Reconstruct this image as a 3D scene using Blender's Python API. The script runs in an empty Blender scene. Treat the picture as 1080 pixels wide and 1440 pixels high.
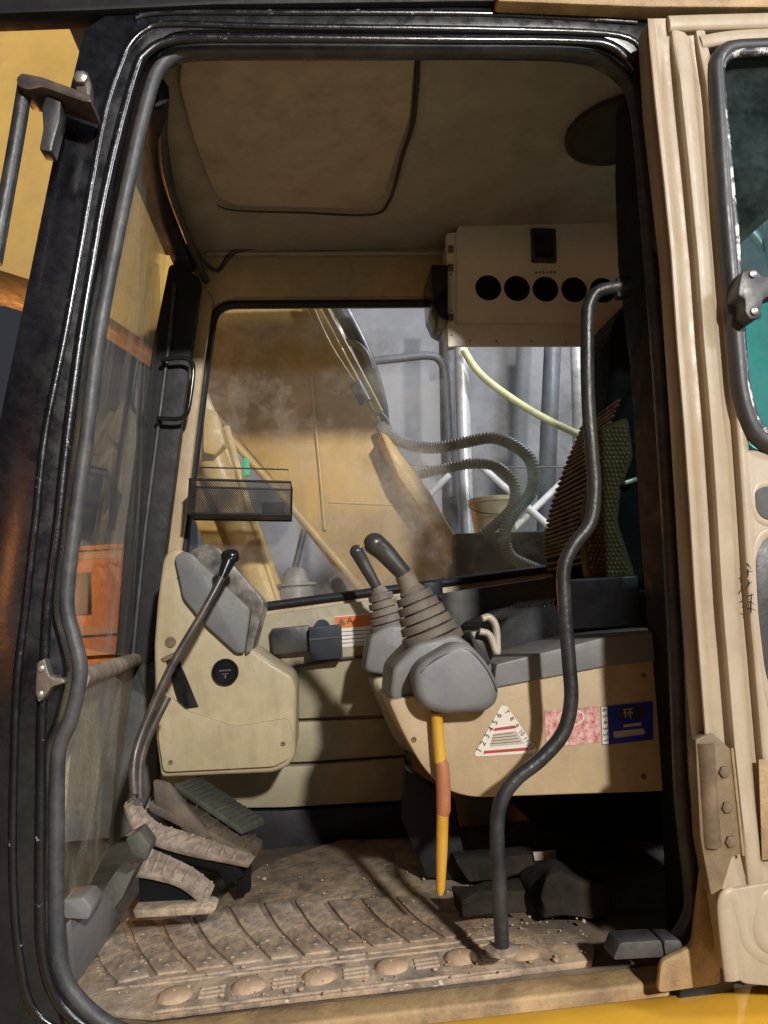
import bpy, bmesh, math, random
from mathutils import Vector, Matrix
random.seed(7)
S = bpy.context.scene
COL = S.collection

# ------------------------------------------------------------------ camera
# cab frame: x towards the rear of the machine, y across the cab (door plane y=0), z up from the cab floor
F = 1082.0                                    # focal length in pixels of a 1080x1440 frame
CAM = Vector((0.0, -1.2, 0.58))
_y = Vector((-90, 150, F)).normalized()       # cab y axis seen in camera space (right, down, forward)
_x = Vector((10460, -560, F)).normalized()
_x = (_x - _y * _x.dot(_y)).normalized()
_z = _y.cross(_x)
if _z.y > 0: _z = -_z                         # z must point up (negative down)
def _row(i): return Vector((_x[i], _y[i], _z[i]))
RIGHT, DOWN, FWD = _row(0), _row(1), _row(2)
cd = bpy.data.cameras.new('camera'); cam = bpy.data.objects.new('camera', cd); COL.objects.link(cam)
cam.matrix_world = Matrix(((RIGHT.x, -DOWN.x, -FWD.x, CAM.x), (RIGHT.y, -DOWN.y, -FWD.y, CAM.y),
                           (RIGHT.z, -DOWN.z, -FWD.z, CAM.z), (0, 0, 0, 1)))
cd.sensor_fit = 'VERTICAL'; cd.sensor_height = 36.0; cd.lens = 36.0 * F / 1440.0
cd.clip_start = 0.05; cd.clip_end = 400
S.camera = cam

# ------------------------------------------------------------------ night light
w = bpy.data.worlds.new('World'); S.world = w; w.use_nodes = True
bg = w.node_tree.nodes['Background']
bg.inputs['Color'].default_value = (0.62, 0.66, 0.80, 1); bg.inputs['Strength'].default_value = 0.056
def lamp(name, loc, power, col, radius=0.05):
    l = bpy.data.lights.new(name, 'POINT'); l.energy = power; l.color = col; l.shadow_soft_size = radius
    o = bpy.data.objects.new(name, l); o.location = loc; COL.objects.link(o); return o
lamp('yard_floodlight', (1.70, -5.6, 3.05), 1850, (1.0, 0.95, 0.88), 0.15)
lamp('side_floodlight', (3.6, -2.3, 2.7), 330, (0.86, 0.92, 1.0), 0.30)
lamp('rear_floodlight', (2.1, 1.9, 3.3), 250, (0.93, 0.96, 1.0), 0.10)
lamp('street_lamp_glow', (-4.2, 8.0, 1.2), 300, (1.0, 0.38, 0.10), 0.10)
lamp('sodium_lamp', (-3.0, -6.0, 1.35), 75, (1.0, 0.34, 0.07), 0.35)
S.view_settings.view_transform = 'Standard'; S.view_settings.look = 'None'
S.view_settings.exposure = 0.0; S.view_settings.gamma = 1.0; S.view_settings.use_curve_mapping = False
S.cycles.use_denoising = True
S.cycles.max_bounces = 8; S.cycles.transparent_max_bounces = 12
S.cycles.sample_clamp_indirect = 4.0

# ------------------------------------------------------------------ points from the solved camera
def ray(px, py): return (RIGHT * (px - 540) + DOWN * (py - 720) + FWD * F).normalized()
def PY(px, py, Y): d = ray(px, py); return CAM + d * ((Y - CAM.y) / d.y)
def PZ(px, py, Z): d = ray(px, py); return CAM + d * ((Z - CAM.z) / d.z)
def PX(px, py, X): d = ray(px, py); return CAM + d * ((X - CAM.x) / d.x)
def L(pts, Y): return [PY(a, b, Y) for a, b in pts]

# ------------------------------------------------------------------ materials
def mat(name, col, rough=0.5, metal=0.0, var=0.18, vscale=9.0, dirt=None, chips=None, dust=None,
        bump=0.12, bscale=90.0, spec=0.5, streak=None, coat=0.0):
    m = bpy.data.materials.new(name); m.use_nodes = True
    nt = m.node_tree; N = nt.nodes; K = nt.links.new
    b = N['Principled BSDF']
    tc = N.new('ShaderNodeTexCoord')
    def noise(scale, detail=5, rg=0.6, stretch=None):
        n = N.new('ShaderNodeTexNoise'); n.inputs['Scale'].default_value = scale
        n.inputs['Detail'].default_value = detail; n.inputs['Roughness'].default_value = rg
        if stretch:
            mp = N.new('ShaderNodeMapping'); mp.inputs['Scale'].default_value = stretch
            K(tc.outputs['Object'], mp.inputs['Vector']); K(mp.outputs[0], n.inputs['Vector'])
        else: K(tc.outputs['Object'], n.inputs['Vector'])
        return n.outputs['Fac']
    def ramp(sock, lo, hi):
        r = N.new('ShaderNodeMapRange'); r.inputs[1].default_value = lo; r.inputs[2].default_value = hi
        r.clamp = True; K(sock, r.inputs[0]); return r.outputs[0]
    def mul(s, v):
        q = N.new('ShaderNodeMath'); q.operation = 'MULTIPLY'; K(s, q.inputs[0])
        if isinstance(v, (int, float)): q.inputs[1].default_value = v
        else: K(v, q.inputs[1])
        return q.outputs[0]
    def mix(fac, a, c):
        x = N.new('ShaderNodeMix'); x.data_type = 'RGBA'
        if isinstance(fac, (int, float)): x.inputs[0].default_value = fac
        else: K(fac, x.inputs[0])
        for s, v in ((x.inputs[6], a), (x.inputs[7], c)):
            if isinstance(v, tuple): s.default_value = (*v, 1)
            else: K(v, s)
        return x.outputs[2]
    lo = tuple(max(0, c * (1 - var)) for c in col); hi = tuple(min(1, c * (1 + var)) for c in col)
    c = mix(ramp(noise(vscale), 0.3, 0.7), lo, hi)
    rsock = None
    if dirt:
        dcol, amt, ds = dirt
        f = mul(ramp(noise(ds, 8, 0.72), 0.42, 0.66), amt); c = mix(f, c, dcol)
    if streak:
        scol, amt, st = streak
        f = mul(ramp(noise(1.0, 6, 0.7, st), 0.48, 0.68), amt); c = mix(f, c, scol)
    if dust:
        dcol, amt = dust
        g = N.new('ShaderNodeNewGeometry'); sp = N.new('ShaderNodeSeparateXYZ'); K(g.outputs['Normal'], sp.inputs[0])
        f = mul(mul(ramp(sp.outputs['Z'], 0.15, 0.9), ramp(noise(14, 8, 0.7), 0.25, 0.6)), amt); c = mix(f, c, dcol); rsock = f
    if chips:
        ccol, th, cs = chips
        f = ramp(noise(cs, 10, 0.75), th, th + 0.03); c = mix(f, c, ccol)
    K(c, b.inputs['Base Color'])
    b.inputs['Metallic'].default_value = metal
    rr = N.new('ShaderNodeMapRange'); rr.inputs[3].default_value = max(0.04, rough - 0.12); rr.inputs[4].default_value = min(1, rough + 0.14)
    rr.inputs[1].default_value = 0.3; rr.inputs[2].default_value = 0.7; K(noise(vscale * 3.1, 7, 0.7), rr.inputs[0])
    ro = rr.outputs[0]
    if rsock:
        a = N.new('ShaderNodeMath'); a.operation = 'MAXIMUM'; K(ro, a.inputs[0]); K(rsock, a.inputs[1]); ro = a.outputs[0]
    K(ro, b.inputs['Roughness'])
    b.inputs['Specular IOR Level'].default_value = spec
    if coat: b.inputs['Coat Weight'].default_value = coat; b.inputs['Coat Roughness'].default_value = 0.15
    if bump:
        bp = N.new('ShaderNodeBump'); bp.inputs['Strength'].default_value = bump; bp.inputs['Distance'].default_value = 0.004
        K(noise(bscale, 6, 0.65), bp.inputs['Height']); K(bp.outputs[0], b.inputs['Normal'])
    return m

def glass(name, dustcol, amt, tint=(1, 1, 1), base=0.05, rough=0.03, ior=1.35, scale=3.0, stretch=(1, 1, 1), lo=0.35, hi=0.7):
    m = bpy.data.materials.new(name); m.use_nodes = True
    nt = m.node_tree; N = nt.nodes; K = nt.links.new
    for n in list(N):
        if n.type != 'OUTPUT_MATERIAL': N.remove(n)
    out = [n for n in N if n.type == 'OUTPUT_MATERIAL'][0]
    tr = N.new('ShaderNodeBsdfTransparent'); tr.inputs[0].default_value = (*tint, 1)
    gl = N.new('ShaderNodeBsdfGlossy'); gl.inputs['Roughness'].default_value = rough
    lw = N.new('ShaderNodeLayerWeight'); lw.inputs[0].default_value = 0.5
    pw = N.new('ShaderNodeMath'); pw.operation = 'POWER'; pw.inputs[1].default_value = 5.0; K(lw.outputs['Facing'], pw.inputs[0])
    fr = N.new('ShaderNodeMath'); fr.operation = 'MULTIPLY_ADD'; K(pw.outputs[0], fr.inputs[0])
    fr.inputs[1].default_value = 0.55; fr.inputs[2].default_value = ((ior - 1) / (ior + 1)) ** 2
    m1 = N.new('ShaderNodeMixShader'); K(fr.outputs[0], m1.inputs[0]); K(tr.outputs[0], m1.inputs[1]); K(gl.outputs[0], m1.inputs[2])
    df = N.new('ShaderNodeBsdfDiffuse'); df.inputs[0].default_value = (*dustcol, 1)
    tl = N.new('ShaderNodeBsdfTranslucent'); tl.inputs[0].default_value = (*dustcol, 1)
    m2 = N.new('ShaderNodeMixShader'); m2.inputs[0].default_value = 0.35; K(df.outputs[0], m2.inputs[1]); K(tl.outputs[0], m2.inputs[2])
    tc = N.new('ShaderNodeTexCoord'); mp = N.new('ShaderNodeMapping'); mp.inputs['Scale'].default_value = stretch
    K(tc.outputs['Object'], mp.inputs[0])
    def nz(s, d):
        n = N.new('ShaderNodeTexNoise'); n.inputs['Scale'].default_value = s; n.inputs['Detail'].default_value = d
        n.inputs['Roughness'].default_value = 0.7; K(mp.outputs[0], n.inputs['Vector']); return n.outputs['Fac']
    r = N.new('ShaderNodeMapRange'); r.inputs[1].default_value = lo; r.inputs[2].default_value = hi
    r.inputs[3].default_value = base; r.inputs[4].default_value = amt; K(nz(scale, 6), r.inputs[0])
    r2 = N.new('ShaderNodeMapRange'); r2.inputs[1].default_value = 0.35; r2.inputs[2].default_value = 0.7
    r2.inputs[3].default_value = 0.6; r2.inputs[4].default_value = 1.25; K(nz(70, 4), r2.inputs[0])
    mu = N.new('ShaderNodeMath'); mu.operation = 'MULTIPLY'; mu.use_clamp = True; K(r.outputs[0], mu.inputs[0]); K(r2.outputs[0], mu.inputs[1])
    m3 = N.new('ShaderNodeMixShader'); K(mu.outputs[0], m3.inputs[0]); K(m1.outputs[0], m3.inputs[1]); K(m2.outputs[0], m3.inputs[2])
    K(m3.outputs[0], out.inputs[0]); return m

TAN = (0.30, 0.22, 0.15)
M = {}
M['black_paint'] = mat('black_paint', (0.004, 0.0043, 0.007), 0.28, var=0.3, chips=((0.30, 0.30, 0.32), 0.70, 60), dirt=((0.022, 0.021, 0.024), 0.5, 7), bump=0.10, bscale=40, coat=0.3)
M['black_trim'] = mat('black_trim', (0.012, 0.012, 0.016), 0.55, var=0.3, dirt=((0.03, 0.028, 0.03), 0.5, 6), spec=0.3)
M['rubber'] = mat('rubber', (0.042, 0.044, 0.050), 0.48, dirt=((0.13, 0.125, 0.12), 0.55, 16), chips=((0.35, 0.34, 0.32), 0.72, 80), bump=0.25, bscale=60)
M['beige'] = mat('beige', (0.47, 0.36, 0.215), 0.46, var=0.10, dirt=((0.24, 0.17, 0.10), 0.42, 7), chips=((0.15, 0.11, 0.075), 0.70, 42), bscale=260, streak=((0.30, 0.24, 0.15), 0.3, (22, 22, 3)))
M['door_beige'] = mat('door_beige', (0.45, 0.37, 0.27), 0.42, var=0.07, dirt=((0.26, 0.18, 0.11), 0.40, 6), chips=((0.09, 0.06, 0.045), 0.715, 45), streak=((0.32, 0.22, 0.14), 0.35, (26, 26, 2.5)))
M['panel'] = mat('panel', (0.36, 0.32, 0.21), 0.55, var=0.10, dirt=((0.16, 0.13, 0.09), 0.5, 5), chips=((0.10, 0.08, 0.06), 0.72, 45))
M['console_green'] = mat('console_green', (0.49, 0.41, 0.26), 0.42, var=0.10, dirt=((0.27, 0.22, 0.14), 0.48, 6), chips=((0.12, 0.10, 0.07), 0.70, 42), streak=((0.27, 0.21, 0.13), 0.35, (20, 20, 4)), bscale=260)
M['headliner'] = mat('headliner', (0.42, 0.36, 0.29), 0.8, var=0.16, vscale=4, dirt=((0.24, 0.20, 0.155), 0.7, 3.5), bump=0.2, bscale=220)
M['hatch'] = mat('hatch', (0.52, 0.40, 0.275), 0.65, var=0.16, vscale=5, dirt=((0.29, 0.21, 0.145), 0.7, 4))
M['grey_plastic'] = mat('grey_plastic', (0.155, 0.157, 0.165), 0.46, var=0.08, dirt=((0.24, 0.22, 0.20), 0.35, 9), chips=((0.32, 0.30, 0.27), 0.73, 70), dust=((0.30, 0.27, 0.22), 0.35))
M['dark_plastic'] = mat('dark_plastic', (0.028, 0.029, 0.034), 0.42, dirt=((0.08, 0.07, 0.06), 0.5, 10))
M['grip'] = mat('grip', (0.040, 0.038, 0.036), 0.33, dirt=((0.07, 0.06, 0.05), 0.5, 30), bump=0.1)
M['boot'] = mat('boot', (0.135, 0.118, 0.100), 0.62, var=0.15, dirt=((0.27, 0.22, 0.165), 0.6, 18), dust=((0.34, 0.27, 0.20), 0.4), bump=0.3, bscale=120)
M['bezel'] = mat('bezel', (0.10, 0.095, 0.09), 0.25, dirt=((0.36, 0.33, 0.29), 0.75, 24), metal=0.1)
M['gloss_black'] = mat('gloss_black', (0.012, 0.012, 0.013), 0.14, bump=0.02)
M['lever_steel'] = mat('lever_steel', (0.05, 0.042, 0.04), 0.34, dirt=((0.15, 0.11, 0.085), 0.6, 25), chips=((0.28, 0.21, 0.16), 0.70, 60))
M['grab'] = mat('grab', (0.020, 0.021, 0.024), 0.36, dirt=((0.10, 0.09, 0.08), 0.4, 18), chips=((0.42, 0.38, 0.32), 0.715, 70), bump=0.35, bscale=70)
M['mat'] = mat('mat', (0.34, 0.275, 0.215), 0.60, var=0.5, vscale=19, dirt=((0.60, 0.42, 0.26), 0.85, 10), chips=((0.72, 0.64, 0.53), 0.61, 26), streak=((0.085, 0.075, 0.075), 0.8, (16, 6, 16)), bump=1.0, bscale=55)
M['mat_stud'] = mat('mat_stud', (0.52, 0.37, 0.24), 0.78, var=0.25, vscale=30, dirt=((0.28, 0.19, 0.12), 0.5, 40), bump=0.4)
M['pan'] = mat('pan', (0.085, 0.068, 0.055), 0.75, var=0.3, dirt=((0.21, 0.155, 0.10), 0.7, 8), bump=0.6)
M['pedal_dust'] = mat('pedal_dust', (0.20, 0.155, 0.125), 0.75, var=0.25, vscale=30, dirt=((0.46, 0.355, 0.26), 0.9, 22), chips=((0.10, 0.08, 0.06), 0.66, 45), bump=0.9, bscale=80)
M['pedal_dark'] = mat('pedal_dark', (0.060, 0.063, 0.055), 0.6, dirt=((0.13, 0.12, 0.09), 0.6, 14), bump=0.4)
M['sill'] = mat('sill', (0.46, 0.315, 0.155), 0.6, var=0.2, dirt=((0.22, 0.145, 0.085), 0.85, 12), chips=((0.11, 0.075, 0.05), 0.66, 30), bump=0.5)
M['yellow'] = mat('yellow', (0.66, 0.36, 0.035), 0.42, var=0.07, dirt=((0.50, 0.26, 0.05), 0.3, 4))
M['boom_yellow'] = mat('boom_yellow', (0.60, 0.385, 0.10), 0.55, var=0.14, vscale=3, dirt=((0.36, 0.24, 0.10), 0.6, 2.2), chips=((0.2, 0.13, 0.07), 0.70, 20))
M['tube_yellow'] = mat('tube_yellow', (0.62, 0.45, 0.17), 0.42, var=0.1, dirt=((0.40, 0.28, 0.12), 0.5, 8))
M['lock_yellow'] = mat('lock_yellow', (0.62, 0.34, 0.035), 0.42, dirt=((0.36, 0.19, 0.05), 0.45, 20), chips=((0.20, 0.13, 0.09), 0.68, 50))
M['lock_red'] = mat('lock_red', (0.40, 0.145, 0.06), 0.6, dirt=((0.22, 0.10, 0.06), 0.5, 30))
M['cream'] = mat('cream', (0.72, 0.67, 0.57), 0.38, var=0.05, dirt=((0.36, 0.28, 0.18), 0.35, 4), chips=((0.2, 0.15, 0.1), 0.75, 50))
M['concrete'] = mat('concrete', (0.31, 0.315, 0.345), 0.85, var=0.14, vscale=1.6, dirt=((0.21, 0.21, 0.23), 0.5, 2.4), bump=0.3, bscale=14)
M['galv'] = mat('galv', (0.68, 0.70, 0.72), 0.35, var=0.1, metal=0.3, dirt=((0.45, 0.46, 0.47), 0.5, 12))
M['grey_pipe'] = mat('grey_pipe', (0.13, 0.14, 0.165), 0.5, dirt=((0.2, 0.2, 0.22), 0.5, 8))
M['hose'] = mat('hose', (0.22, 0.215, 0.21), 0.42, dirt=((0.36, 0.34, 0.31), 0.6, 16))
M['black_hose'] = mat('black_hose', (0.05, 0.054, 0.066), 0.45, dirt=((0.14, 0.14, 0.15), 0.6, 8))
M['lime_hose'] = mat('lime_hose', (0.66, 0.66, 0.36), 0.45)
M['white_bar'] = mat('white_bar', (0.72, 0.73, 0.74), 0.5, dirt=((0.5, 0.5, 0.48), 0.4, 10))
M['pail'] = mat('pail', (0.62, 0.56, 0.36), 0.5, dirt=((0.40, 0.34, 0.20), 0.5, 8))
M['deck_dark'] = mat('deck_dark', (0.07, 0.072, 0.072), 0.7, dirt=((0.14, 0.14, 0.13), 0.6, 8))
M['teal'] = mat('teal', (0.10, 0.66, 0.58), 0.7, var=0.2, vscale=3, bump=0.3, bscale=20)
M['navy'] = mat('navy', (0.016, 0.022, 0.036), 0.6, var=0.2)
M['brick_wall'] = mat('brick_wall', (0.34, 0.22, 0.15), 0.8, var=0.2, dirt=((0.2, 0.13, 0.1), 0.6, 3))
M['ground'] = mat('ground', (0.20, 0.165, 0.115), 0.9, var=0.35, vscale=2.2, dirt=((0.36, 0.32, 0.21), 0.7, 4.5), bump=0.8, bscale=14)
M['seat'] = mat('seat', (0.018, 0.018, 0.018), 0.75, bump=0.4)
M['seat_side'] = mat('seat_side', (0.075, 0.052, 0.022), 0.8, var=0.3, vscale=40, bump=0.5, bscale=200)
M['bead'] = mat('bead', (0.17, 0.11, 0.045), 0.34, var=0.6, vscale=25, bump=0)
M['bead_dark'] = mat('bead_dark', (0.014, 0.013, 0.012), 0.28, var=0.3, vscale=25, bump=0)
M['shade_black'] = mat('shade_black', (0.006, 0.006, 0.007), 0.8, spec=0.15, bump=0)  # near black: shade of holes and undersides put into the base colour
M['pillar_black'] = mat('pillar_black', (0.007, 0.007, 0.010), 0.7, var=0.3, dirt=((0.016, 0.015, 0.018), 0.5, 5), spec=0.2, bump=0.1)
M['shaded_brown'] = mat('shaded_brown', (0.022, 0.018, 0.015), 0.85, var=0.4, vscale=20, dirt=((0.05, 0.038, 0.028), 0.5, 12), spec=0.2, bump=0.8)  # brown darkened to stand for the console's shade on things beneath it
M['gasket'] = mat('gasket', (0.060, 0.048, 0.038), 0.8, spec=0.2)
M['ridge_paint'] = mat('ridge_paint', (0.006, 0.0065, 0.009), 0.25, var=0.3, chips=((0.42, 0.42, 0.44), 0.635, 45), bump=0.25, bscale=50, coat=0.4)
M['worn_steel'] = mat('worn_steel', (0.20, 0.18, 0.16), 0.4, metal=0.5, dirt=((0.14, 0.09, 0.06), 0.8, 40), chips=((0.5, 0.48, 0.45), 0.6, 60))
M['flange_yellow'] = mat('flange_yellow', (0.70, 0.46, 0.13), 0.42, dirt=((0.45, 0.27, 0.10), 0.5, 9))
M['hinge_shaded_tan'] = mat('hinge_shaded_tan', (0.24, 0.175, 0.10), 0.55, var=0.3, vscale=14, dirt=((0.10, 0.07, 0.045), 0.7, 9))  # darker than the door beige: shadow on the hinge put into the colour
M['wire'] = mat('wire', (0.012, 0.012, 0.012), 0.4, bump=0)
M['steel'] = mat('steel', (0.50, 0.48, 0.44), 0.32, metal=0.8, dirt=((0.3, 0.24, 0.17), 0.5, 25))
M['ivory'] = mat('ivory', (0.52, 0.48, 0.40), 0.42, dirt=((0.22, 0.17, 0.12), 0.5, 25))
M['ink'] = mat('ink', (0.02, 0.02, 0.02), 0.6, bump=0)
M['paper'] = mat('paper', (0.72, 0.69, 0.62), 0.5, var=0.06, bump=0, dirt=((0.5, 0.42, 0.32), 0.3, 20))
M['paper_pink'] = mat('paper_pink', (0.66, 0.42, 0.38), 0.5, var=0.2, vscale=60, bump=0, dirt=((0.36, 0.03, 0.04), 1.0, 85), chips=((0.75, 0.66, 0.60), 0.66, 90))
M['paper_blue'] = mat('paper_blue', (0.02, 0.035, 0.33), 0.4, var=0.15, bump=0)
M['red'] = mat('red', (0.42, 0.035, 0.04), 0.5, bump=0)
M['orange'] = mat('orange', (0.62, 0.16, 0.02), 0.5, bump=0)
M['green'] = mat('green', (0.04, 0.5, 0.22), 0.5, bump=0)
M['rust'] = mat('rust', (0.13, 0.088, 0.05), 0.7, var=0.3, vscale=30, dirt=((0.25, 0.175, 0.10), 0.6, 20))
M['seal_scuffed'] = mat('seal_scuffed', (0.05, 0.05, 0.055), 0.4, chips=((0.62, 0.62, 0.62), 0.52, 28), bump=0.3)
M['window_glass'] = glass('window_glass', (0.58, 0.54, 0.47), 0.32, base=0.02, scale=3.4, lo=0.44, hi=0.66, rough=0.42, ior=1.16)
M['screen_glass'] = glass('screen_glass', (0.60, 0.58, 0.55), 0.50, base=0.04, scale=2.6, ior=1.22, stretch=(1, 3.4, 0.5), lo=0.45, hi=0.72)
M['lower_glass'] = glass('lower_glass', (0.66, 0.61, 0.44), 0.70, base=0.08, lo=0.42, hi=0.66, scale=5, ior=1.25, stretch=(1, 1, 1))
M['door_glass'] = glass('door_glass', (0.4, 0.5, 0.5), 0.12, tint=(0.42, 0.55, 0.56), base=0.02, scale=6)

# ------------------------------------------------------------------ object helpers
def props(o, label=None, cat=None, group=None, kind=None):
    if label: o['label'] = label
    if cat: o['category'] = cat
    if group: o['group'] = group
    if kind: o['kind'] = kind
    return o
def wloc(o): return o.location + (wloc(o.parent) if o.parent else Vector())
def thing(name, loc, label, cat, group=None):
    o = bpy.data.objects.new(name, None); COL.objects.link(o); o.location = Vector(loc); o.empty_display_size = 0.05
    return props(o, label, cat, group)
def emit(name, bm, m, parent=None, smooth=38, bevel=0.0, seg=2, base=False):
    bmesh.ops.remove_doubles(bm, verts=bm.verts, dist=1e-6)
    bmesh.ops.recalc_face_normals(bm, faces=bm.faces)
    if bevel:
        es = [e for e in bm.edges if len(e.link_faces) == 2 and e.calc_face_angle(0) > 0.6]
        if es: bmesh.ops.bevel(bm, geom=es, offset=bevel, segments=seg, profile=0.5, affect='EDGES', clamp_overlap=True)
    vs = [v.co for v in bm.verts]
    lo = Vector((min(v.x for v in vs), min(v.y for v in vs), min(v.z for v in vs)))
    hi = Vector((max(v.x for v in vs), max(v.y for v in vs), max(v.z for v in vs)))
    c = (lo + hi) / 2
    if base: c.z = lo.z
    bmesh.ops.translate(bm, verts=bm.verts, vec=-c)
    me = bpy.data.meshes.new(name); bm.to_mesh(me); bm.free()
    if m: me.materials.append(M[m] if isinstance(m, str) else m)
    if smooth:
        for p in me.polygons: p.use_smooth = True
        me.set_sharp_from_angle(angle=math.radians(smooth))
    o = bpy.data.objects.new(name, me); COL.objects.link(o)
    if parent: o.parent = parent; o.location = c - wloc(parent)
    else: o.location = c
    return o
from mathutils import noise as mnoise
def lump(o, amp, sc):
    bm = bmesh.new(); bm.from_mesh(o.data)
    bmesh.ops.triangulate(bm, faces=bm.faces)
    for _ in range(2): bmesh.ops.subdivide_edges(bm, edges=[e for e in bm.edges if e.calc_length() > 0.012], cuts=1, use_grid_fill=True)
    for v in bm.verts: v.co += Vector((mnoise.noise(v.co * sc), mnoise.noise(v.co * sc + Vector((9, 2, 4))), mnoise.noise(v.co * sc + Vector((3, 7, 1))))) * amp
    bm.to_mesh(o.data); bm.free(); o.data.set_sharp_from_angle(angle=math.radians(60))
def smoothline(pts, n=8, closed=False):
    P = [Vector(p) for p in pts]; out = []; k = len(P)
    for i in range(k if closed else k - 1):
        if closed: a, b, c, d = P[i - 1], P[i], P[(i + 1) % k], P[(i + 2) % k]
        else: a, b, c, d = P[max(i - 1, 0)], P[i], P[i + 1], P[min(i + 2, k - 1)]
        for j in range(n):
            t = j / n
            out.append(0.5 * ((2 * b) + (c - a) * t + (2 * a - 5 * b + 4 * c - d) * t * t + (3 * b - a - 3 * c + d) * t ** 3))
    if not closed: out.append(P[-1])
    return out
def tube(bm, pts, r, n=10, closed=False, caps=True, flat=None):
    P = [Vector(p) for p in pts]; k = len(P)
    R = r if isinstance(r, (list, tuple)) else [r] * k
    rings = []; up = None
    for i in range(k):
        if closed: t = (P[(i + 1) % k] - P[i - 1])
        else: t = P[min(i + 1, k - 1)] - P[max(i - 1, 0)]
        if t.length < 1e-9: t = Vector((0, 0, 1))
        t.normalize()
        if up is None:
            up = Vector((0, 1, 0)) if abs(t.y) < 0.9 else Vector((0, 0, 1))
        u = (up - t * up.dot(t)).normalized(); v = t.cross(u); up = u
        a, b = (flat if flat else (1, 1))
        rings.append([bm.verts.new(P[i] + (u * math.cos(2 * math.pi * j / n) * a + v * math.sin(2 * math.pi * j / n) * b) * R[i]) for j in range(n)])
    for i in range(k if closed else k - 1):
        A, B = rings[i], rings[(i + 1) % k]
        for j in range(n): bm.faces.new((A[j], A[(j + 1) % n], B[(j + 1) % n], B[j]))
    if caps and not closed: bm.faces.new(rings[0][::-1]); bm.faces.new(rings[-1])
def prism(bm, pts, vec):
    vec = Vector(vec)
    A = [bm.verts.new(p) for p in pts]; B = [bm.verts.new(Vector(p) + vec) for p in pts]; n = len(A)
    bm.faces.new(A); bm.faces.new(B[::-1])
    for i in range(n): bm.faces.new((A[i], B[i], B[(i + 1) % n], A[(i + 1) % n]))
def rnd(pts, r, n=5):
    out = []; k = len(pts)
    for i in range(k):
        a, b, c = (Vector(pts[i - 1]), Vector(pts[i]), Vector(pts[(i + 1) % k]))
        ra = min(r if not isinstance(r, (list, tuple)) else r[i], (a - b).length * 0.48, (c - b).length * 0.48)
        p, q = b + (a - b).normalized() * ra, b + (c - b).normalized() * ra
        for j in range(n + 1):
            t = j / n; out.append(p * (1 - t) ** 2 + b * 2 * t * (1 - t) + q * t * t)
    return out
def slab(name, pts, Y0, Y1, m, parent=None, bevel=0.004, seg=2, r=0, **kw):
    bm = bmesh.new(); q = rnd(pts, r) if r else pts
    prism(bm, [PY(p[0], p[1], Y0) for p in q], (0, Y1 - Y0, 0)); return emit(name, bm, m, parent, bevel=bevel, seg=seg, **kw)
def box(bm, c, s, rot=None):
    c = Vector(c); h = Vector(s) / 2
    pts = [Vector((x, y, z)) for x in (-h.x, h.x) for y in (-h.y, h.y) for z in (-h.z, h.z)]
    if rot: pts = [rot @ p for p in pts]
    v = [bm.verts.new(c + p) for p in pts]
    for f in ((0, 1, 3, 2), (4, 6, 7, 5), (0, 4, 5, 1), (2, 3, 7, 6), (0, 2, 6, 4), (1, 5, 7, 3)): bm.faces.new([v[i] for i in f])
def frame(axis):
    a = Vector(axis).normalized(); u = a.cross(Vector((0, 0, 1)) if abs(a.z) < 0.9 else Vector((0, 1, 0))).normalized()
    return a, u, a.cross(u)
def lathe(bm, o, axis, prof, n=20, sq=(1, 1)):
    a, u, v = frame(axis); o = Vector(o); R = []
    for t, r in prof:
        R.append([bm.verts.new(o + a * t + (u * math.cos(2 * math.pi * j / n) * sq[0] + v * math.sin(2 * math.pi * j / n) * sq[1]) * max(r, 1e-4)) for j in range(n)])
    for i in range(len(R) - 1):
        for j in range(n): bm.faces.new((R[i][j], R[i][(j + 1) % n], R[i + 1][(j + 1) % n], R[i + 1][j]))
    bm.faces.new(R[0][::-1]); bm.faces.new(R[-1])
def ball(bm, c, r, sub=1, scale=(1, 1, 1)):
    bmesh.ops.create_icosphere(bm, subdivisions=sub, radius=r, matrix=Matrix.Translation(c) @ Matrix.Diagonal((*scale, 1)))
def bar(name, pts, r, m, parent=None, n=10, flat=None, **kw):
    bm = bmesh.new(); tube(bm, pts, r, n, flat=flat); return emit(name, bm, m, parent, **kw)
def polar(poly, c, ang):
    best = None; d = Vector((math.cos(ang), math.sin(ang)))
    for i in range(len(poly)):
        a, b = poly[i - 1] - c, poly[i] - c; e = b - a; den = d.x * e.y - d.y * e.x
        if abs(den) < 1e-12: continue
        t = (a.x * e.y - a.y * e.x) / den; s = (a.x * d.y - a.y * d.x) / den
        if t > 0 and -1e-6 <= s <= 1 + 1e-6 and (best is None or t > best): best = t
    return c + d * best
def ringplate(bm, outer, inner, Y0, Y1, N=120):
    # outer and inner are lists of world points; works in the xz plane
    o2 = [Vector((p.x, p.z)) for p in outer]; i2 = [Vector((p.x, p.z)) for p in inner]
    c = sum(i2, Vector((0, 0))) / len(i2)
    angs = sorted([2 * math.pi * k / N - math.pi for k in range(N)] + [math.atan2(p.y - c.y, p.x - c.x) for p in o2 + i2])
    ang = [angs[0]]
    for a in angs[1:]:
        if a - ang[-1] > 1e-4: ang.append(a)
    vs = []
    for a in ang:
        p, q = polar(o2, c, a), polar(i2, c, a)
        vs.append([bm.verts.new((p.x, Y0, p.y)), bm.verts.new((q.x, Y0, q.y)), bm.verts.new((q.x, Y1, q.y)), bm.verts.new((p.x, Y1, p.y))])
    for i in range(len(vs)):
        A, B = vs[i - 1], vs[i]
        for j in range(4): bm.faces.new((A[j], A[(j + 1) % 4], B[(j + 1) % 4], B[j]))
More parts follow.
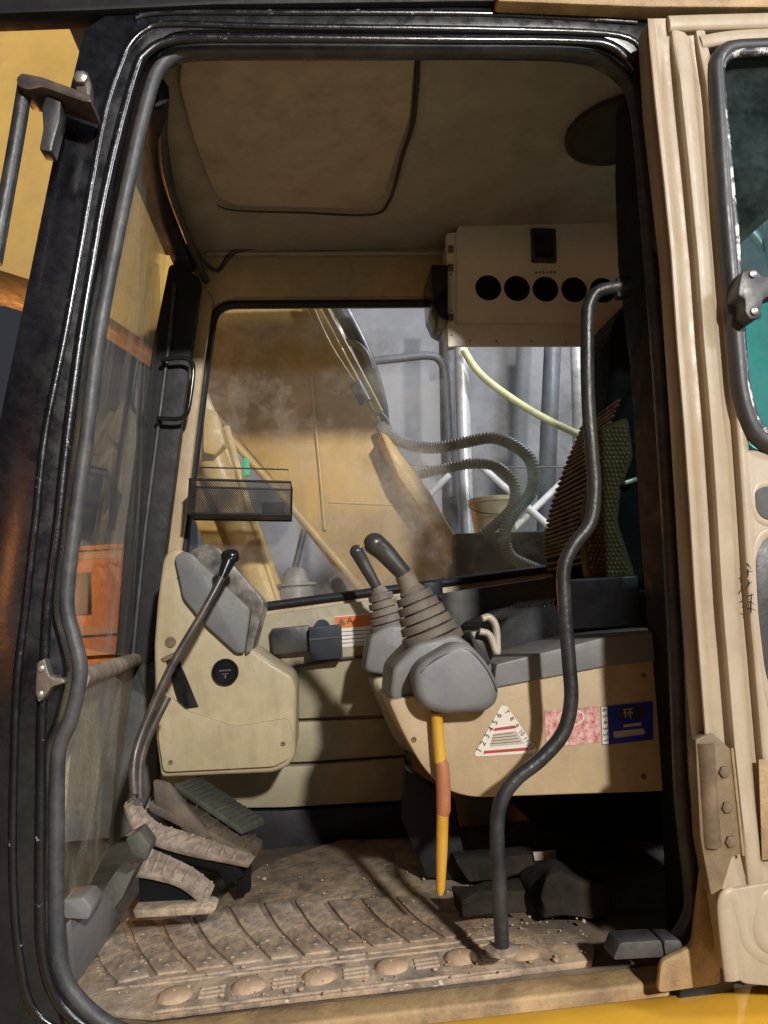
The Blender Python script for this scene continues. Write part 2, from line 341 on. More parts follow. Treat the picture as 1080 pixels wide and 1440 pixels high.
def textmesh(bm, s, origin, xdir, ydir, size, depth=0.0004, align='CENTER'):
    cu = bpy.data.curves.new('t', 'FONT'); cu.body = s; cu.size = size; cu.align_x = align; cu.align_y = 'CENTER'; cu.extrude = depth; cu.resolution_u = 3
    ob = bpy.data.objects.new('t', cu); COL.objects.link(ob)
    dg = bpy.context.evaluated_depsgraph_get(); me = ob.evaluated_get(dg).to_mesh()
    x = Vector(xdir).normalized(); y = Vector(ydir); y = (y - x * y.dot(x)).normalized(); z = x.cross(y)
    vs = [bm.verts.new(Vector(origin) + x * v.co.x + y * v.co.y + z * v.co.z) for v in me.vertices]
    for p in me.polygons:
        try: bm.faces.new([vs[i] for i in p.vertices])
        except ValueError: pass
    ob.to_mesh_clear(); bpy.data.objects.remove(ob); bpy.data.curves.remove(cu)

# ================================================================== THE CAB SHELL
cab = thing('excavator_cab', (0.2, 0.45, -0.06), 'black framed excavator cab with beige lining, its doorway standing open', 'cab')
SEAL = [(540, 72), (380, 72), (275, 73), (240, 82), (221, 102), (208, 140), (193, 200), (165, 333), (138, 480), (122, 613), (104, 747), (94, 847),
        (105, 900), (113, 945), (100, 1010), (82, 1060), (80, 1160), (79, 1300), (86, 1362), (107, 1402), (150, 1432), (250, 1432),
        (400, 1418), (600, 1392), (800, 1368), (900, 1352), (945, 1330), (970, 1285), (970, 1235), (962, 1165), (957, 1100), (951, 950),
        (946, 850), (938, 700), (925, 500), (911, 330), (901, 210), (890, 135), (864, 95), (815, 76), (700, 72)]
OUT = [(540, 8), (300, 8), (170, 8), (120, 40), (112, 70), (77, 213), (43, 380), (0, 590), (-60, 900), (-80, 1200), (-70, 1560), (300, 1590),
       (700, 1570), (1010, 1530), (1040, 1340), (1020, 1000), (1000, 600), (980, 300), (960, 60), (950, 18)]
seal3 = smoothline(L(SEAL, 0.030), 5, True)
bm = bmesh.new()
c2 = sum(seal3, Vector()) / len(seal3)
def grow(pts, d):
    out = []; k = len(pts)
    for i in range(k):
        t = pts[(i + 2) % k] - pts[i - 2]; n = Vector((t.z, 0, -t.x))
        if n.length < 1e-9: n = pts[i] - c2
        n.normalize()
        if n.dot(pts[i] - c2) < 0: n = -n
        out.append(pts[i] + n * d)
    return out
RIM = [p if not (120 < p[0] < 935 and p[1] > 1340) else (p[0], p[1] + 85) for p in SEAL]
inner = grow(smoothline(L(RIM, 0.030), 5, True), 0.017)
ringplate(bm, L(OUT, 0.0), inner, 0.0, 0.075, 200)
emit('door_frame', bm, 'black_paint', cab, bevel=0.004)
i0 = SEAL.index((945, 1330)) ; i1 = SEAL.index((250, 1432))
bm = bmesh.new(); tube(bm, smoothline(L(SEAL[i0:] + SEAL[:i1 - 1] + [(150, 1440), (205, 1462)], 0.030), 6), 0.0115, 12); emit('door_seal', bm, 'rubber', cab, smooth=80)
R1 = [(905, 78), (870, 50), (700, 42), (400, 38), (240, 34), (205, 42), (183, 62), (170, 90), (150, 150), (130, 250), (113, 350), (90, 477), (63, 613), (50, 733), (37, 847), (25, 947), (20, 1060), (18, 1227), (28, 1350), (50, 1425), (110, 1462)]
R2 = [(893, 100), (862, 66), (800, 58), (600, 56), (300, 53), (235, 58), (205, 75), (190, 100), (163, 200), (143, 290), (130, 367), (113, 470), (93, 623), (80, 747), (67, 847), (62, 940), (58, 1027), (57, 1127), (56, 1260), (60, 1343), (84, 1412), (135, 1456)]
R3 = [(895, 32), (700, 20), (400, 18), (230, 18), (190, 26)]
for R, rad in ((R1, 0.0065), (R2, 0.008), (R3, 0.006)):
    bm = bmesh.new(); tube(bm, smoothline(L(R, 0.0), 6), rad, 10, flat=(0.75, 1.0)); emit('frame_ridge', bm, 'ridge_paint', cab, smooth=80)
# front pillar return: outer side going forward and in
slab('front_pillar', [(112, 70), (175, 70), (150, 200), (100, 440), (48, 760), (20, 1000), (10, 1250), (40, 1500), (-70, 1500), (-80, 1200), (-60, 900), (0, 590), (43, 380), (77, 213)], 0.0765, 0.16, 'black_trim', cab, bevel=0.01)
stk = slab('door_striker', rnd([(52, 932), (62, 926), (66, 940), (70, 952), (88, 954), (92, 960), (72, 966), (64, 978), (54, 988), (50, 975)], 3), -0.022, -0.001, 'worn_steel', cab, bevel=0.003)
for a in ((58, 940), (57, 976)):
    bm = bmesh.new(); lathe(bm, PY(*a, -0.022), (0, -1, 0), [(0, 0.005), (0.003, 0.005), (0.004, 0.003)], 8); emit('screw', bm, 'steel', stk)
# centre pillar, and an added black plate standing for shade near the top
slab('centre_pillar', [(900, 95), (960, 70), (985, 330), (1010, 800), (1030, 1340), (985, 1350), (976, 1180), (964, 1020), (952, 880), (941, 750), (925, 500), (904, 330), (899, 200)], 0.0765, 0.205, 'pillar_black', cab, bevel=0.012, seg=3)
slab('pillar_shade_plate', rnd([(900, 66), (913, 60), (932, 180), (952, 300), (953, 330), (938, 350), (928, 330), (914, 200)], 10), -0.035, -0.001, 'pillar_black', cab, bevel=0.006)
slab('pillar_trim_line', [(945, 352), (952, 350), (1004, 965), (1008, 1060), (1000, 1060), (994, 960)], -0.012, -0.001, 'pillar_black', cab, bevel=0.003)
# roof shell, lining and hatch
x0, x1 = -0.46, 1.10
bm = bmesh.new(); box(bm, ((x0 + x1) / 2 + 0.08, 0.50, 1.700), (x1 - x0 - 0.16, 1.03, 0.03)); emit('roof_shell', bm, 'yellow', cab, bevel=0.01)
bm = bmesh.new(); box(bm, ((x0 + x1) / 2 + 0.02, 0.52, 1.664), (x1 - x0 - 0.10, 0.88, 0.025)); lin = emit('roof_lining', bm, 'headliner', cab, bevel=0.008)
bm = bmesh.new(); q = rnd([(262, 40), (250, 120), (272, 200), (300, 275), (330, 291), (518, 294), (541, 278), (560, 215), (577, 170), (588, 40)], 16)
prism(bm, [PZ(p[0], p[1], 1.630) for p in q], (0, 0, 0.021)); emit('roof_hatch', bm, 'hatch', lin, bevel=0.007, seg=3)
bm = bmesh.new(); q = smoothline([PZ(a, b, 1.642) for a, b in ((590, 40), (582, 165), (566, 220), (547, 284), (520, 302), (420, 299), (330, 296), (305, 288))], 6)
tube(bm, q, [0.0055 * (1 - 0.7 * i / (len(q) - 1)) for i in range(len(q))], 8); emit('hatch_gasket', bm, 'gasket', lin, smooth=80)
bm = bmesh.new(); c = PZ(872, 182, 1.648)
lathe(bm, c, (0, 0, -1), [(0, 0.125), (0.012, 0.125), (0.018, 0.116), (0.010, 0.106), (0.010, 0.01)], 40); emit('roof_speaker', bm, 'gasket', lin)
# top rail above the doorway, cab roof edge seen at the top right
slab('roof_edge', [(700, -30), (1120, -30), (1120, 10), (905, 9), (700, 1)], -0.03, 0.01, 'sill', cab, bevel=0.006)
slab('roof_gutter', [(-40, -20), (905, -30), (905, 7), (700, 1), (300, 6), (130, 14), (-40, 20)], -0.012, 0.03, 'black_trim', cab, bevel=0.004)
# far side wall with the side window
WIN = rnd([(303, 429), (640, 427), (905, 424), (915, 790), (770, 800), (372, 853), (254, 869), (262, 745), (290, 520)], [28, 4, 28, 40, 4, 4, 30, 4, 4], 6)
win3 = [PY(p[0], p[1], 0.95) for p in WIN]
wall3 = [Vector((-0.47, 0.95, -0.02)), Vector((1.12, 0.95, -0.02)), Vector((1.12, 0.95, 1.684)), Vector((-0.30, 0.95, 1.684)), Vector((-0.33, 0.95, 1.45)), Vector((-0.47, 0.95, 0.6))]
bm = bmesh.new(); ringplate(bm, wall3, win3, 0.95, 0.985, 160); sw = emit('side_wall', bm, 'beige', cab, bevel=0.003)
bm = bmesh.new(); tube(bm, [p + Vector((0, -0.003, 0)) for p in win3], 0.0125, 8, closed=True); emit('window_seal', bm, 'black_trim', sw, smooth=80)
bm = bmesh.new(); prism(bm, [Vector((p.x, 0.968, p.z)) for p in grow(win3, 0.004)], (0, 0.004, 0)); emit('window_pane', bm, 'window_glass', sw, smooth=0)
for a, b, r in (((262, 346), (640, 344), 0.007), ((290, 357), (640, 356), 0.006), ((300, 332), (860, 322), 0.012)):
    bm = bmesh.new(); tube(bm, [PY(*a, 0.945), PY(*b, 0.945)], r, 8); emit('header_rib', bm, 'headliner', sw)
slab('header_panel', [(275, 362), (640, 360), (640, 416), (330, 418), (296, 430), (283, 445)], 0.944, 0.9495, 'beige', sw, bevel=0.002)
slab('post_trim', rnd([(283, 400), (300, 418), (286, 520), (260, 740), (252, 800), (222, 800), (232, 740), (258, 520), (272, 410)], 8), 0.925, 0.9495, 'beige', sw, bevel=0.007, seg=3)
slab('lower_panel', [(225, 858), (372, 865), (560, 838), (560, 1005), (395, 1012), (225, 1012)], 0.925, 0.9485, 'panel', sw, bevel=0.004)
slab('lower_panel', [(225, 1016), (400, 1016), (570, 1009), (570, 1062), (430, 1072), (225, 1078)], 0.915, 0.9485, 'panel', sw, bevel=0.005)
slab('lower_panel', [(225, 1082), (430, 1077), (570, 1066), (570, 1126), (400, 1136), (225, 1138)], 0.900, 0.9485, 'panel', sw, bevel=0.005)
slab('skirting', [(200, 1142), (400, 1140), (620, 1128), (620, 1190), (200, 1206)], 0.905, 0.949, 'black_trim', sw, bevel=0.003)
slab('lower_panel', [(700, 824), (915, 800), (915, 1130), (700, 1130)], 0.925, 0.9485, 'deck_dark', sw, bevel=0.004)
# front: windscreen, header, far post, lower screen
NT, NB = PY(200, 150, 0.10), PY(92, 905, 0.10)
FT, FB = PY(236, 335, 0.93), PY(186, 925, 0.93)
bm = bmesh.new(); prism(bm, [NT, NB, FB, FT], (-0.005, 0, 0)); emit('windscreen', bm, 'screen_glass', cab, smooth=0)
slab('screen_post_shade', rnd([(255, 372), (282, 392), (270, 480), (236, 747), (212, 930), (205, 985), (160, 950), (176, 747), (216, 480), (238, 372)], 6), 0.885, 0.9235, 'black_trim', cab, bevel=0.008, seg=3)  # dark slab takes in both the screen frame and the shade beside it
bm = bmesh.new(); tube(bm, [PY(246, 400, 0.880), PY(238, 480, 0.880), PY(204, 747, 0.880), PY(186, 930, 0.880)], 0.006, 8); emit('post_seal', bm, 'rubber', cab, smooth=80)
bm = bmesh.new(); tube(bm, smoothline([PY(212, 128, 0.12), PY(214, 200, 0.35), PY(232, 290, 0.65), PY(262, 372, 0.90)], 5), 0.034, 10); emit('screen_header', bm, 'black_trim', cab, smooth=80)
bm = bmesh.new(); tube(bm, smoothline([PY(226, 132, 0.12), PY(222, 210, 0.36), PY(246, 300, 0.66), PY(300, 380, 0.92), PY(335, 352, 0.93), PY(420, 346, 0.93)], 6), 0.006, 8); emit('wiring_loom', bm, 'dark_plastic', cab, smooth=80)
bm = bmesh.new(); tube(bm, smoothline([PY(228, 130, 0.14), PY(232, 240, 0.40), PY(262, 330, 0.72), PY(290, 395, 0.93)], 6), 0.011, 8); emit('wiring_loom', bm, 'dark_plastic', cab, smooth=80)
bm = bmesh.new(); tube(bm, [PY(110, 955, 0.13), PY(192, 928, 0.915)], 0.019, 8, flat=(1, 1)); emit('screen_rail', bm, 'pedal_dust', cab, smooth=60)
bm = bmesh.new(); prism(bm, [PY(108, 962, 0.13), PY(74, 1345, 0.13), PY(158, 1182, 0.915), PY(192, 936, 0.915)], (-0.005, 0, 0)); emit('lower_screen', bm, 'lower_glass', cab, smooth=0)
slab('corner_post', [(172, 935), (218, 930), (222, 1090), (190, 1165), (150, 1195), (156, 1150)], 0.885, 0.9235, 'deck_dark', cab, bevel=0.006)
# rear: low wall, posts, rear quarter panel behind the door
bm = bmesh.new(); box(bm, (1.085, 0.48, 0.36), (0.03, 0.90, 0.74)); emit('rear_wall', bm, 'panel', cab)
bm = bmesh.new(); box(bm, (1.085, 0.48, 1.56), (0.03, 0.90, 0.24)); emit('rear_light_block', bm, 'headliner', cab)  # added upper piece that stops side lamp light reaching the air unit
bm = bmesh.new(); box(bm, (1.085, 0.22, 1.085), (0.03, 0.28, 0.706)); emit('rear_side_light_block', bm, 'black_trim', cab)  # added solid piece that keeps side lamp light off the seat
bm = bmesh.new(); box(bm, (0.86, 0.03, 0.30), (0.42, 0.03, 0.70)); emit('quarter_panel', bm, 'black_trim', cab, bevel=0.004)
bm = bmesh.new(); box(bm, (0.85, 0.03, 1.50), (0.48, 0.03, 0.36)); emit('quarter_light_block', bm, 'navy', cab, bevel=0.004)  # added solid piece that blocks floodlight bound for the air unit
bm = bmesh.new(); box(bm, (1.07, 0.05, 1.14), (0.05, 0.06, 0.98)); emit('rear_post', bm, 'black_trim', cab, bevel=0.006)
# floor pan and sill
bm = bmesh.new(); box(bm, (0.33, 0.518, -0.025), (1.54, 0.862, 0.05)); pan = emit('floor_pan', bm, 'pan', cab, bevel=0.003)
bm = bmesh.new(); box(bm, (0.115, 0.056, -0.030), (0.94, 0.058, 0.050)); emit('door_sill', bm, 'sill', cab, bevel=0.006, seg=3)
slab('sill_corner', rnd([(930, 1352), (975, 1330), (990, 1200), (1005, 1200), (1015, 1385), (925, 1398)], 10), -0.014, -0.001, 'sill', cab, bevel=0.004)
slab('seal_end', rnd([(872, 1326), (930, 1322), (934, 1346), (862, 1350)], 5), 0.0, 0.045, 'rubber', cab, bevel=0.006)
slab('seal_end', rnd([(933, 1322), (958, 1322), (962, 1334), (936, 1346)], 6), 0.0, 0.045, 'rubber', cab, bevel=0.006)

# ------------------------------------------------------------------ machine deck below the cab
bm = bmesh.new(); prism(bm, [Vector((-0.85, y, z)) for y, z in ((0.024, -0.016), (-0.02, -0.019), (-0.07, -0.036), (-0.16, -0.085), (-0.22, -0.14), (-0.25, -0.40), (0.024, -0.40))], (2.4, 0, 0)); deck = emit('machine_deck', bm, 'yellow', None, bevel=0.02, seg=4, base=True)
props(deck, 'smooth bright yellow machine deck below the cab door sill', 'deck')

# ================================================================== OPEN DOOR
door = thing('cab_door', PY(1050, 1385, -0.09), 'open beige cab door folded back, with a teal tinted window and ridged inner panel', 'door')
dY = -0.085
DO = rnd([(912, 10), (1250, -5), (1290, 1410), (1045, 1388), (1032, 1378), (1012, 1240), (985, 960), (962, 600), (945, 360), (920, 140)], [25, 20, 20, 10, 14, 4, 4, 4, 4, 4])
DW = rnd([(1003, 72), (1225, 62), (1245, 640), (1063, 628), (1040, 560), (1018, 300)], [34, 30, 30, 55, 30, 10])
outer = [PY(p[0], p[1], dY) for p in DO]; inn = [PY(p[0], p[1], dY) for p in DW]
bm = bmesh.new(); ringplate(bm, outer, inn, dY + 0.024, dY + 0.050, 140); dp = emit('door_panel', bm, 'door_beige', door, bevel=0.006, seg=3)
def ridge(pts, r, name='panel_ridge', m='door_beige', Y=dY, fl=(0.5, 1.25)):
    bm = bmesh.new(); tube(bm, smoothline(L(pts, Y), 6), r, 12, flat=fl); return emit(name, bm, m, door, smooth=80)
EDGE = [(12, 910), (60, 913), (140, 920), (250, 932), (360, 943), (480, 951), (600, 961), (720, 969), (840, 976), (960, 985), (1050, 992), (1130, 1000), (1240, 1013), (1310, 1022), (1380, 1032)]
def edge_x(y):
    for (y0, a), (y1, b) in zip(EDGE[:-1], EDGE[1:]):
        if y <= y1: return a + (b - a) * (y - y0) / (y1 - y0)
    return EDGE[-1][1]
PROF = [(0, 0.022), (0, 0.0), (2, -0.003), (7, -0.003), (9, 0.000), (11, 0.017), (14, 0.020), (31, 0.020), (35, 0.016), (39, -0.004), (42, -0.008), (47, -0.008), (51, -0.005), (59, 0.002), (61, 0.006), (64, 0.019), (72, 0.020), (76, 0.016), (80, -0.001), (84, -0.004), (92, -0.004), (95, 0.000), (96, 0.022)]
bm = bmesh.new(); rows = []
ys = list(range(26, 1251, 18))
for y in ys:
    top = max(0.0, 1 - (y - 26) / 110.0); bot = max(0.0, (y - 1120) / 130.0)
    fade = 1 - 0.75 * max(top ** 1.5, min(1, bot) ** 1.5); squeeze = 1.0 if y > 120 else 0.86 + 0.14 * (y - 26) / 94
    if y > 600: squeeze = 1.0 + 0.00012 * (y - 600)
    wob = 0.5 * math.sin(y * 0.013) if y < 900 else 0.0
    rows.append([bm.verts.new(PY(edge_x(y) + o * squeeze * 0.94 + (wob if 3 < o < 90 else 0), y, dY + (d * 0.72 * fade if 0 < k < len(PROF) - 1 else d))) for k, (o, d) in enumerate(PROF)])
for A, B in zip(rows[:-1], rows[1:]):
    for j in range(len(PROF) - 1): bm.faces.new((A[j], A[j + 1], B[j + 1], B[j]))
for e in (rows[0], rows[-1]): bm.faces.new(e)
emit('pressed_edge', bm, 'door_beige', door, smooth=50)
slab('lower_skin', rnd([(1046, 632), (1250, 645), (1280, 1200), (1086, 1200), (1078, 960), (1062, 780)], [10, 4, 4, 10, 4, 4]), dY - 0.002, dY + 0.0238, 'door_beige', door, bevel=0.005, seg=3)
slab('bottom_skin', rnd([(1020, 1252), (1110, 1236), (1290, 1236), (1285, 1405), (1046, 1384), (1034, 1374)], [10, 14, 4, 4, 10, 10]), dY - 0.004, dY + 0.0238, 'door_beige', door, bevel=0.006, seg=3)
ridge([(940, 34), (1000, 32), (1150, 28)], 0.012)
ridge([(985, 60), (1040, 52), (1150, 48)], 0.010)
ridge([(1030, 1378), (1022, 1310), (1020, 1268), (1032, 1262), (1042, 1300), (1052, 1330), (1085, 1350), (1150, 1352)], 0.010)
ridge([(1150, 1255), (1085, 1258), (1068, 1290), (1070, 1320), (1095, 1335), (1150, 1338)], 0.012)
bm = bmesh.new(); tube(bm, [p + Vector((0, -0.004, 0)) for p in inn], 0.014, 10, closed=True); emit('window_seal', bm, 'dark_plastic', door, smooth=80)
bm = bmesh.new(); tube(bm, [Vector((p.x, dY - 0.012, p.z)) for p in grow(inn, -0.011)] if False else [Vector((p.x, dY - 0.010, p.z)) for p in [q + ((sum(inn, Vector()) / len(inn)) - q).normalized() * 0.013 for q in inn]], 0.0065, 8, closed=True); emit('scuffed_bead', bm, 'seal_scuffed', door, smooth=80)
bm = bmesh.new(); prism(bm, [Vector((p.x, dY + 0.012, p.z)) for p in inn], (0, 0.005, 0)); emit('window_pane', bm, 'door_glass', door, smooth=0)
# latch on the window edge
lt = thing('x', PY(1060, 410, dY), None, None); lt.name = 'window_latch'; lt.parent = door; lt.location = PY(1060, 410, dY - 0.02) - wloc(door)
bm = bmesh.new(); q = rnd([(1044, 380), (1062, 376), (1072, 388), (1100, 384), (1100, 412), (1074, 420), (1070, 446), (1056, 450), (1048, 440), (1048, 420), (1038, 416), (1040, 398)], 5)
prism(bm, L([(p[0], p[1]) for p in q], dY - 0.045), (0, 0.035, 0)); emit('latch_body', bm, 'dark_plastic', lt, bevel=0.003)
for a in ((1058, 386), (1060, 438)):
    bm = bmesh.new(); lathe(bm, PY(*a, dY - 0.045), (0, -1, 0), [(0, 0.006), (0.003, 0.006), (0.004, 0.004)], 10); emit('screw', bm, 'steel', lt)
slab('handle_recess', rnd([(1062, 690), (1075, 684), (1150, 684), (1150, 728), (1080, 732), (1064, 720)], 9), dY - 0.004, dY - 0.0008, 'deck_dark', door, bevel=0.001)
ridge([(1150, 680), (1078, 680), (1062, 692), (1062, 718), (1078, 736), (1150, 738)], 0.006)
slab('map_pocket', rnd([(1062, 780), (1080, 752), (1150, 745), (1150, 985), (1090, 985), (1076, 945), (1066, 860)], 16), dY - 0.004, dY - 0.0008, 'dark_plastic', door, bevel=0.001)
ridge([(1150, 740), (1082, 747), (1063, 775), (1064, 860), (1074, 950), (1088, 992), (1150, 996)], 0.007)
slab('perforated_patch', [(1067, 1068), (1130, 1066), (1130, 1208), (1072, 1210)], dY - 0.003, dY - 0.0008, 'sill', door, bevel=0.001)
bm = bmesh.new()
for i, (a, b) in enumerate([((1050, 792), (1056, 800)), ((1049, 806), (1058, 804)), ((1052, 815), (1053, 824)), ((1049, 828), (1057, 818)), ((1050, 840), (1060, 836)), ((1053, 846), (1061, 850)), ((1057, 834), (1056, 862)), ((1051, 856), (1062, 858)), ((1052, 800), (1051, 812))]):
    m_ = ((a[0] + b[0]) / 2 + random.uniform(-1.6, 1.6), (a[1] + b[1]) / 2 + random.uniform(-1.6, 1.6)); tube(bm, smoothline([PY(*a, dY - 0.0025), PY(*m_, dY - 0.0025), PY(*b, dY - 0.0025)], 3), 0.0009, 4)
emit('marker_writing', bm, 'ink', door)
hg = slab('hinge', rnd([(978, 1040), (1002, 1030), (1030, 1056), (1046, 1200), (1030, 1205), (1016, 1250), (1000, 1260), (985, 1180)], 4), dY - 0.005, dY + 0.02, 'hinge_shaded_tan', door, bevel=0.003)
for a in ((1018, 1085), (1022, 1135), (1027, 1183)):
    bm = bmesh.new(); lathe(bm, PY(*a, dY - 0.005), (0, -1, 0), [(0, 0.0085), (0.004, 0.0085), (0.006, 0.005)], 6); emit('bolt', bm, 'rust', hg)
bm = bmesh.new(); tube(bm, L([(990, 1045), (1000, 1190)], dY + 0.0), 0.014, 12); emit('hinge_barrel', bm, 'rust', hg)
bm = bmesh.new(); tube(bm, L([(1029, 1052), (1045, 1203)], dY - 0.006), 0.002, 6); emit('hinge_edge', bm, 'sill', hg)

# ================================================================== MIRROR BRACKET
mb = thing('mirror_bracket', PY(115, 140, -0.02), 'dark steel mirror bracket with long round rod bolted to the front pillar', 'bracket')
slab('arm_plate', rnd([(22, 110), (30, 102), (60, 108), (126, 132), (128, 144), (116, 142), (60, 122), (40, 126), (26, 122)], 4), -0.075, -0.02, 'lever_steel', mb, bevel=0.003)
slab('mounting_tab', rnd([(104, 105), (122, 98), (128, 118), (126, 146), (108, 138)], 5), -0.022, -0.0005, 'lever_steel', mb, bevel=0.003)
bm = bmesh.new(); lathe(bm, PY(115, 112, -0.022), (0, -1, 0), [(0, 0.011), (0.008, 0.011), (0.010, 0.007), (0.010, 0.002)], 6); emit('bolt', bm, 'steel', mb)
bar('rod', smoothline(L([(36, 116), (24, 190), (8, 280), (-8, 370)], -0.05), 5), 0.0115, 'grab', mb, 14, smooth=80)
slab('clamp', rnd([(66, 130), (86, 138), (84, 168), (76, 196), (72, 214), (54, 210), (60, 180), (58, 150)], 5), -0.06, -0.03, 'dark_plastic', mb, bevel=0.004)

# ================================================================== GRAB RAIL
gr = thing('grab_rail', PY(706, 1332, 0.06), 'long bent black grab rail from the centre pillar down to the floor', 'rail')
GP = [(886, 402), (862, 405), (842, 410), (830, 425), (826, 455), (827, 560), (833, 640), (836, 690), (830, 735), (806, 768), (793, 800), (794, 850), (800, 930), (803, 985), (792, 1030), (762, 1066), (726, 1095), (706, 1124), (699, 1165), (702, 1240), (706, 1334)]
bar('rail', smoothline(L(GP, 0.062), 7), 0.0118, 'grab', gr, 16, smooth=80)
slab('flange', rnd([(868, 388), (888, 386), (890, 416), (868, 418)], 5), 0.056, 0.0745, 'black_trim', gr, bevel=0.003)
bm = bmesh.new(); lathe(bm, PY(706, 1334, 0.062) - Vector((0, 0, 0.004)), (0, 0, 1), [(0, 0.026), (0.005, 0.026), (0.007, 0.014)], 18); emit('foot_plate', bm, 'pedal_dust', gr)

# ================================================================== FLOOR MAT
fm = thing('floor_mat', PZ(430, 1330, 0.0), 'dirty brown rubber floor mat with curved ribs, round studs and a torn edge', 'mat')
MATO = [(120, 1418), (96, 1385), (150, 1330), (178, 1290), (300, 1275), (318, 1255), (370, 1215), (480, 1180), (620, 1180), (640, 1230), (745, 1305), (800, 1306), (836, 1330), (832, 1350), (720, 1364), (560, 1384), (400, 1402), (215, 1425)]
bm = bmesh.new(); prism(bm, [PZ(a, b, 0.012) for a, b in MATO], (0, 0, -0.0115)); emit('mat_sheet', bm, 'mat', fm, bevel=0.003)
ribs = [((175, 1297), (190, 1335), (216, 1374)), ((222, 1297), (240, 1332), (270, 1367)), ((268, 1293), (290, 1330), (322, 1360)), ((317, 1276), (340, 1312), (377, 1352)),
        ((367, 1272), (388, 1308), (424, 1346)), ((410, 1268), (434, 1304), (470, 1340)), ((456, 1270), (482, 1302), (520, 1334)), ((503, 1266), (532, 1298), (572, 1328)),
        ((552, 1264), (582, 1294), (622, 1322)), ((600, 1262), (632, 1292), (668, 1316))]
lines = [[PZ(*p, 0.0118) for p in r] for r in ribs]
first = [PZ(128, 1335, 0.0118), PZ(138, 1362, 0.0118), PZ(160, 1386, 0.0118)]
for A, B in zip([first] + lines[:-1], lines):
    A, B = smoothline(A, 4), smoothline(B, 4); g = 0.10
    bm = bmesh.new(); q = [a.lerp(b, g) for a, b in zip(A, B)] + [a.lerp(b, 1 - g) for a, b in reversed(list(zip(A, B)))]
    prism(bm, q, (0, 0, 0.0052)); emit('tread_pad', bm, 'mat', fm, bevel=0.0022, seg=2)
for a, b in (((216, 1380), (700, 1318)), ((150, 1392), (715, 1325)), ((215, 1424), (720, 1363))):
    bm = bmesh.new(); tube(bm, [PZ(*a, 0.0125), PZ((a[0] + b[0]) / 2, (a[1] + b[1]) / 2, 0.0125), PZ(*b, 0.0125)], 0.003, 8); emit('border_line', bm, 'mat', fm, smooth=80)
studs = [(246, 1402), (350, 1388), (449, 1375), (551, 1361), (648, 1348), (735, 1342)]
for s in studs:
    bm = bmesh.new(); lathe(bm, PZ(*s, 0.011), (0, 0, 1), [(0, 0.028), (0.004, 0.0265), (0.008, 0.021), (0.010, 0.012), (0.0105, 0.003), (0.008, 0.0025)], 24); emit('stud', bm, 'mat_stud', fm)
for (a, b) in zip(studs[:-1], studs[1:]):
    p, q = PZ(*a, 0.0125), PZ(*b, 0.0125)
    for k in (-1, 0, 1):
        off = Vector((0, 0.014 * k, 0))
        bm = bmesh.new(); tube(bm, [p.lerp(q, 0.33) + off, p.lerp(q, 0.67) + off], 0.0035, 8); emit('tread_bar', bm, 'mat', fm, smooth=80)
bm = bmesh.new(); rr_ = random.Random(3)
for i in range(420):
    px, py = rr_.uniform(130, 830), rr_.uniform(1215, 1400)
    if py < 1215 + max(0, 330 - px) * 0.5 or py > 1425 - (px - 215) * 0.115: continue
    p = PZ(px, py, 0.0165); r = rr_.uniform(0.0012, 0.0042) * (0.6 + 0.8 * rr_.random() ** 3)
    ball(bm, p, r, 1, (rr_.uniform(0.7, 1.4), rr_.uniform(0.7, 1.4), rr_.uniform(0.5, 0.8)))
props(emit('dirt_crumbs', bm, 'mat_stud', None, smooth=20), 'loose dirt crumbs and grit scattered over the floor mat', 'dirt', kind='stuff')
# turned-up plastic corner at the front of the floor
kc = thing('kick_guard', PZ(140, 1340, 0.0), 'scuffed grey kick guard folded up at the front corner of the floor', 'guard')
bm = bmesh.new()
A = [PZ(96, 1392, 0.016), PZ(215, 1300, 0.016), PZ(178, 1292, 0.018)]
prism(bm, [PZ(100, 1388, 0.013), PY(92, 1300, 0.10), PY(130, 1246, 0.20), PY(152, 1268, 0.24), PZ(165, 1300, 0.013)], (0.006, 0.004, 0)); emit('guard_wall', bm, 'grey_plastic', kc, bevel=0.002)
slab('guard_lip', rnd([(88, 1266), (118, 1262), (130, 1278), (124, 1294), (90, 1292)], 4), 0.10, 0.16, 'grey_plastic', kc, bevel=0.004)
slab('guard_bracket', rnd([(140, 1262), (162, 1226), (176, 1230), (190, 1222), (172, 1262), (158, 1280), (142, 1280)], 3), 0.28, 0.34, 'pedal_dark', kc, bevel=0.003)

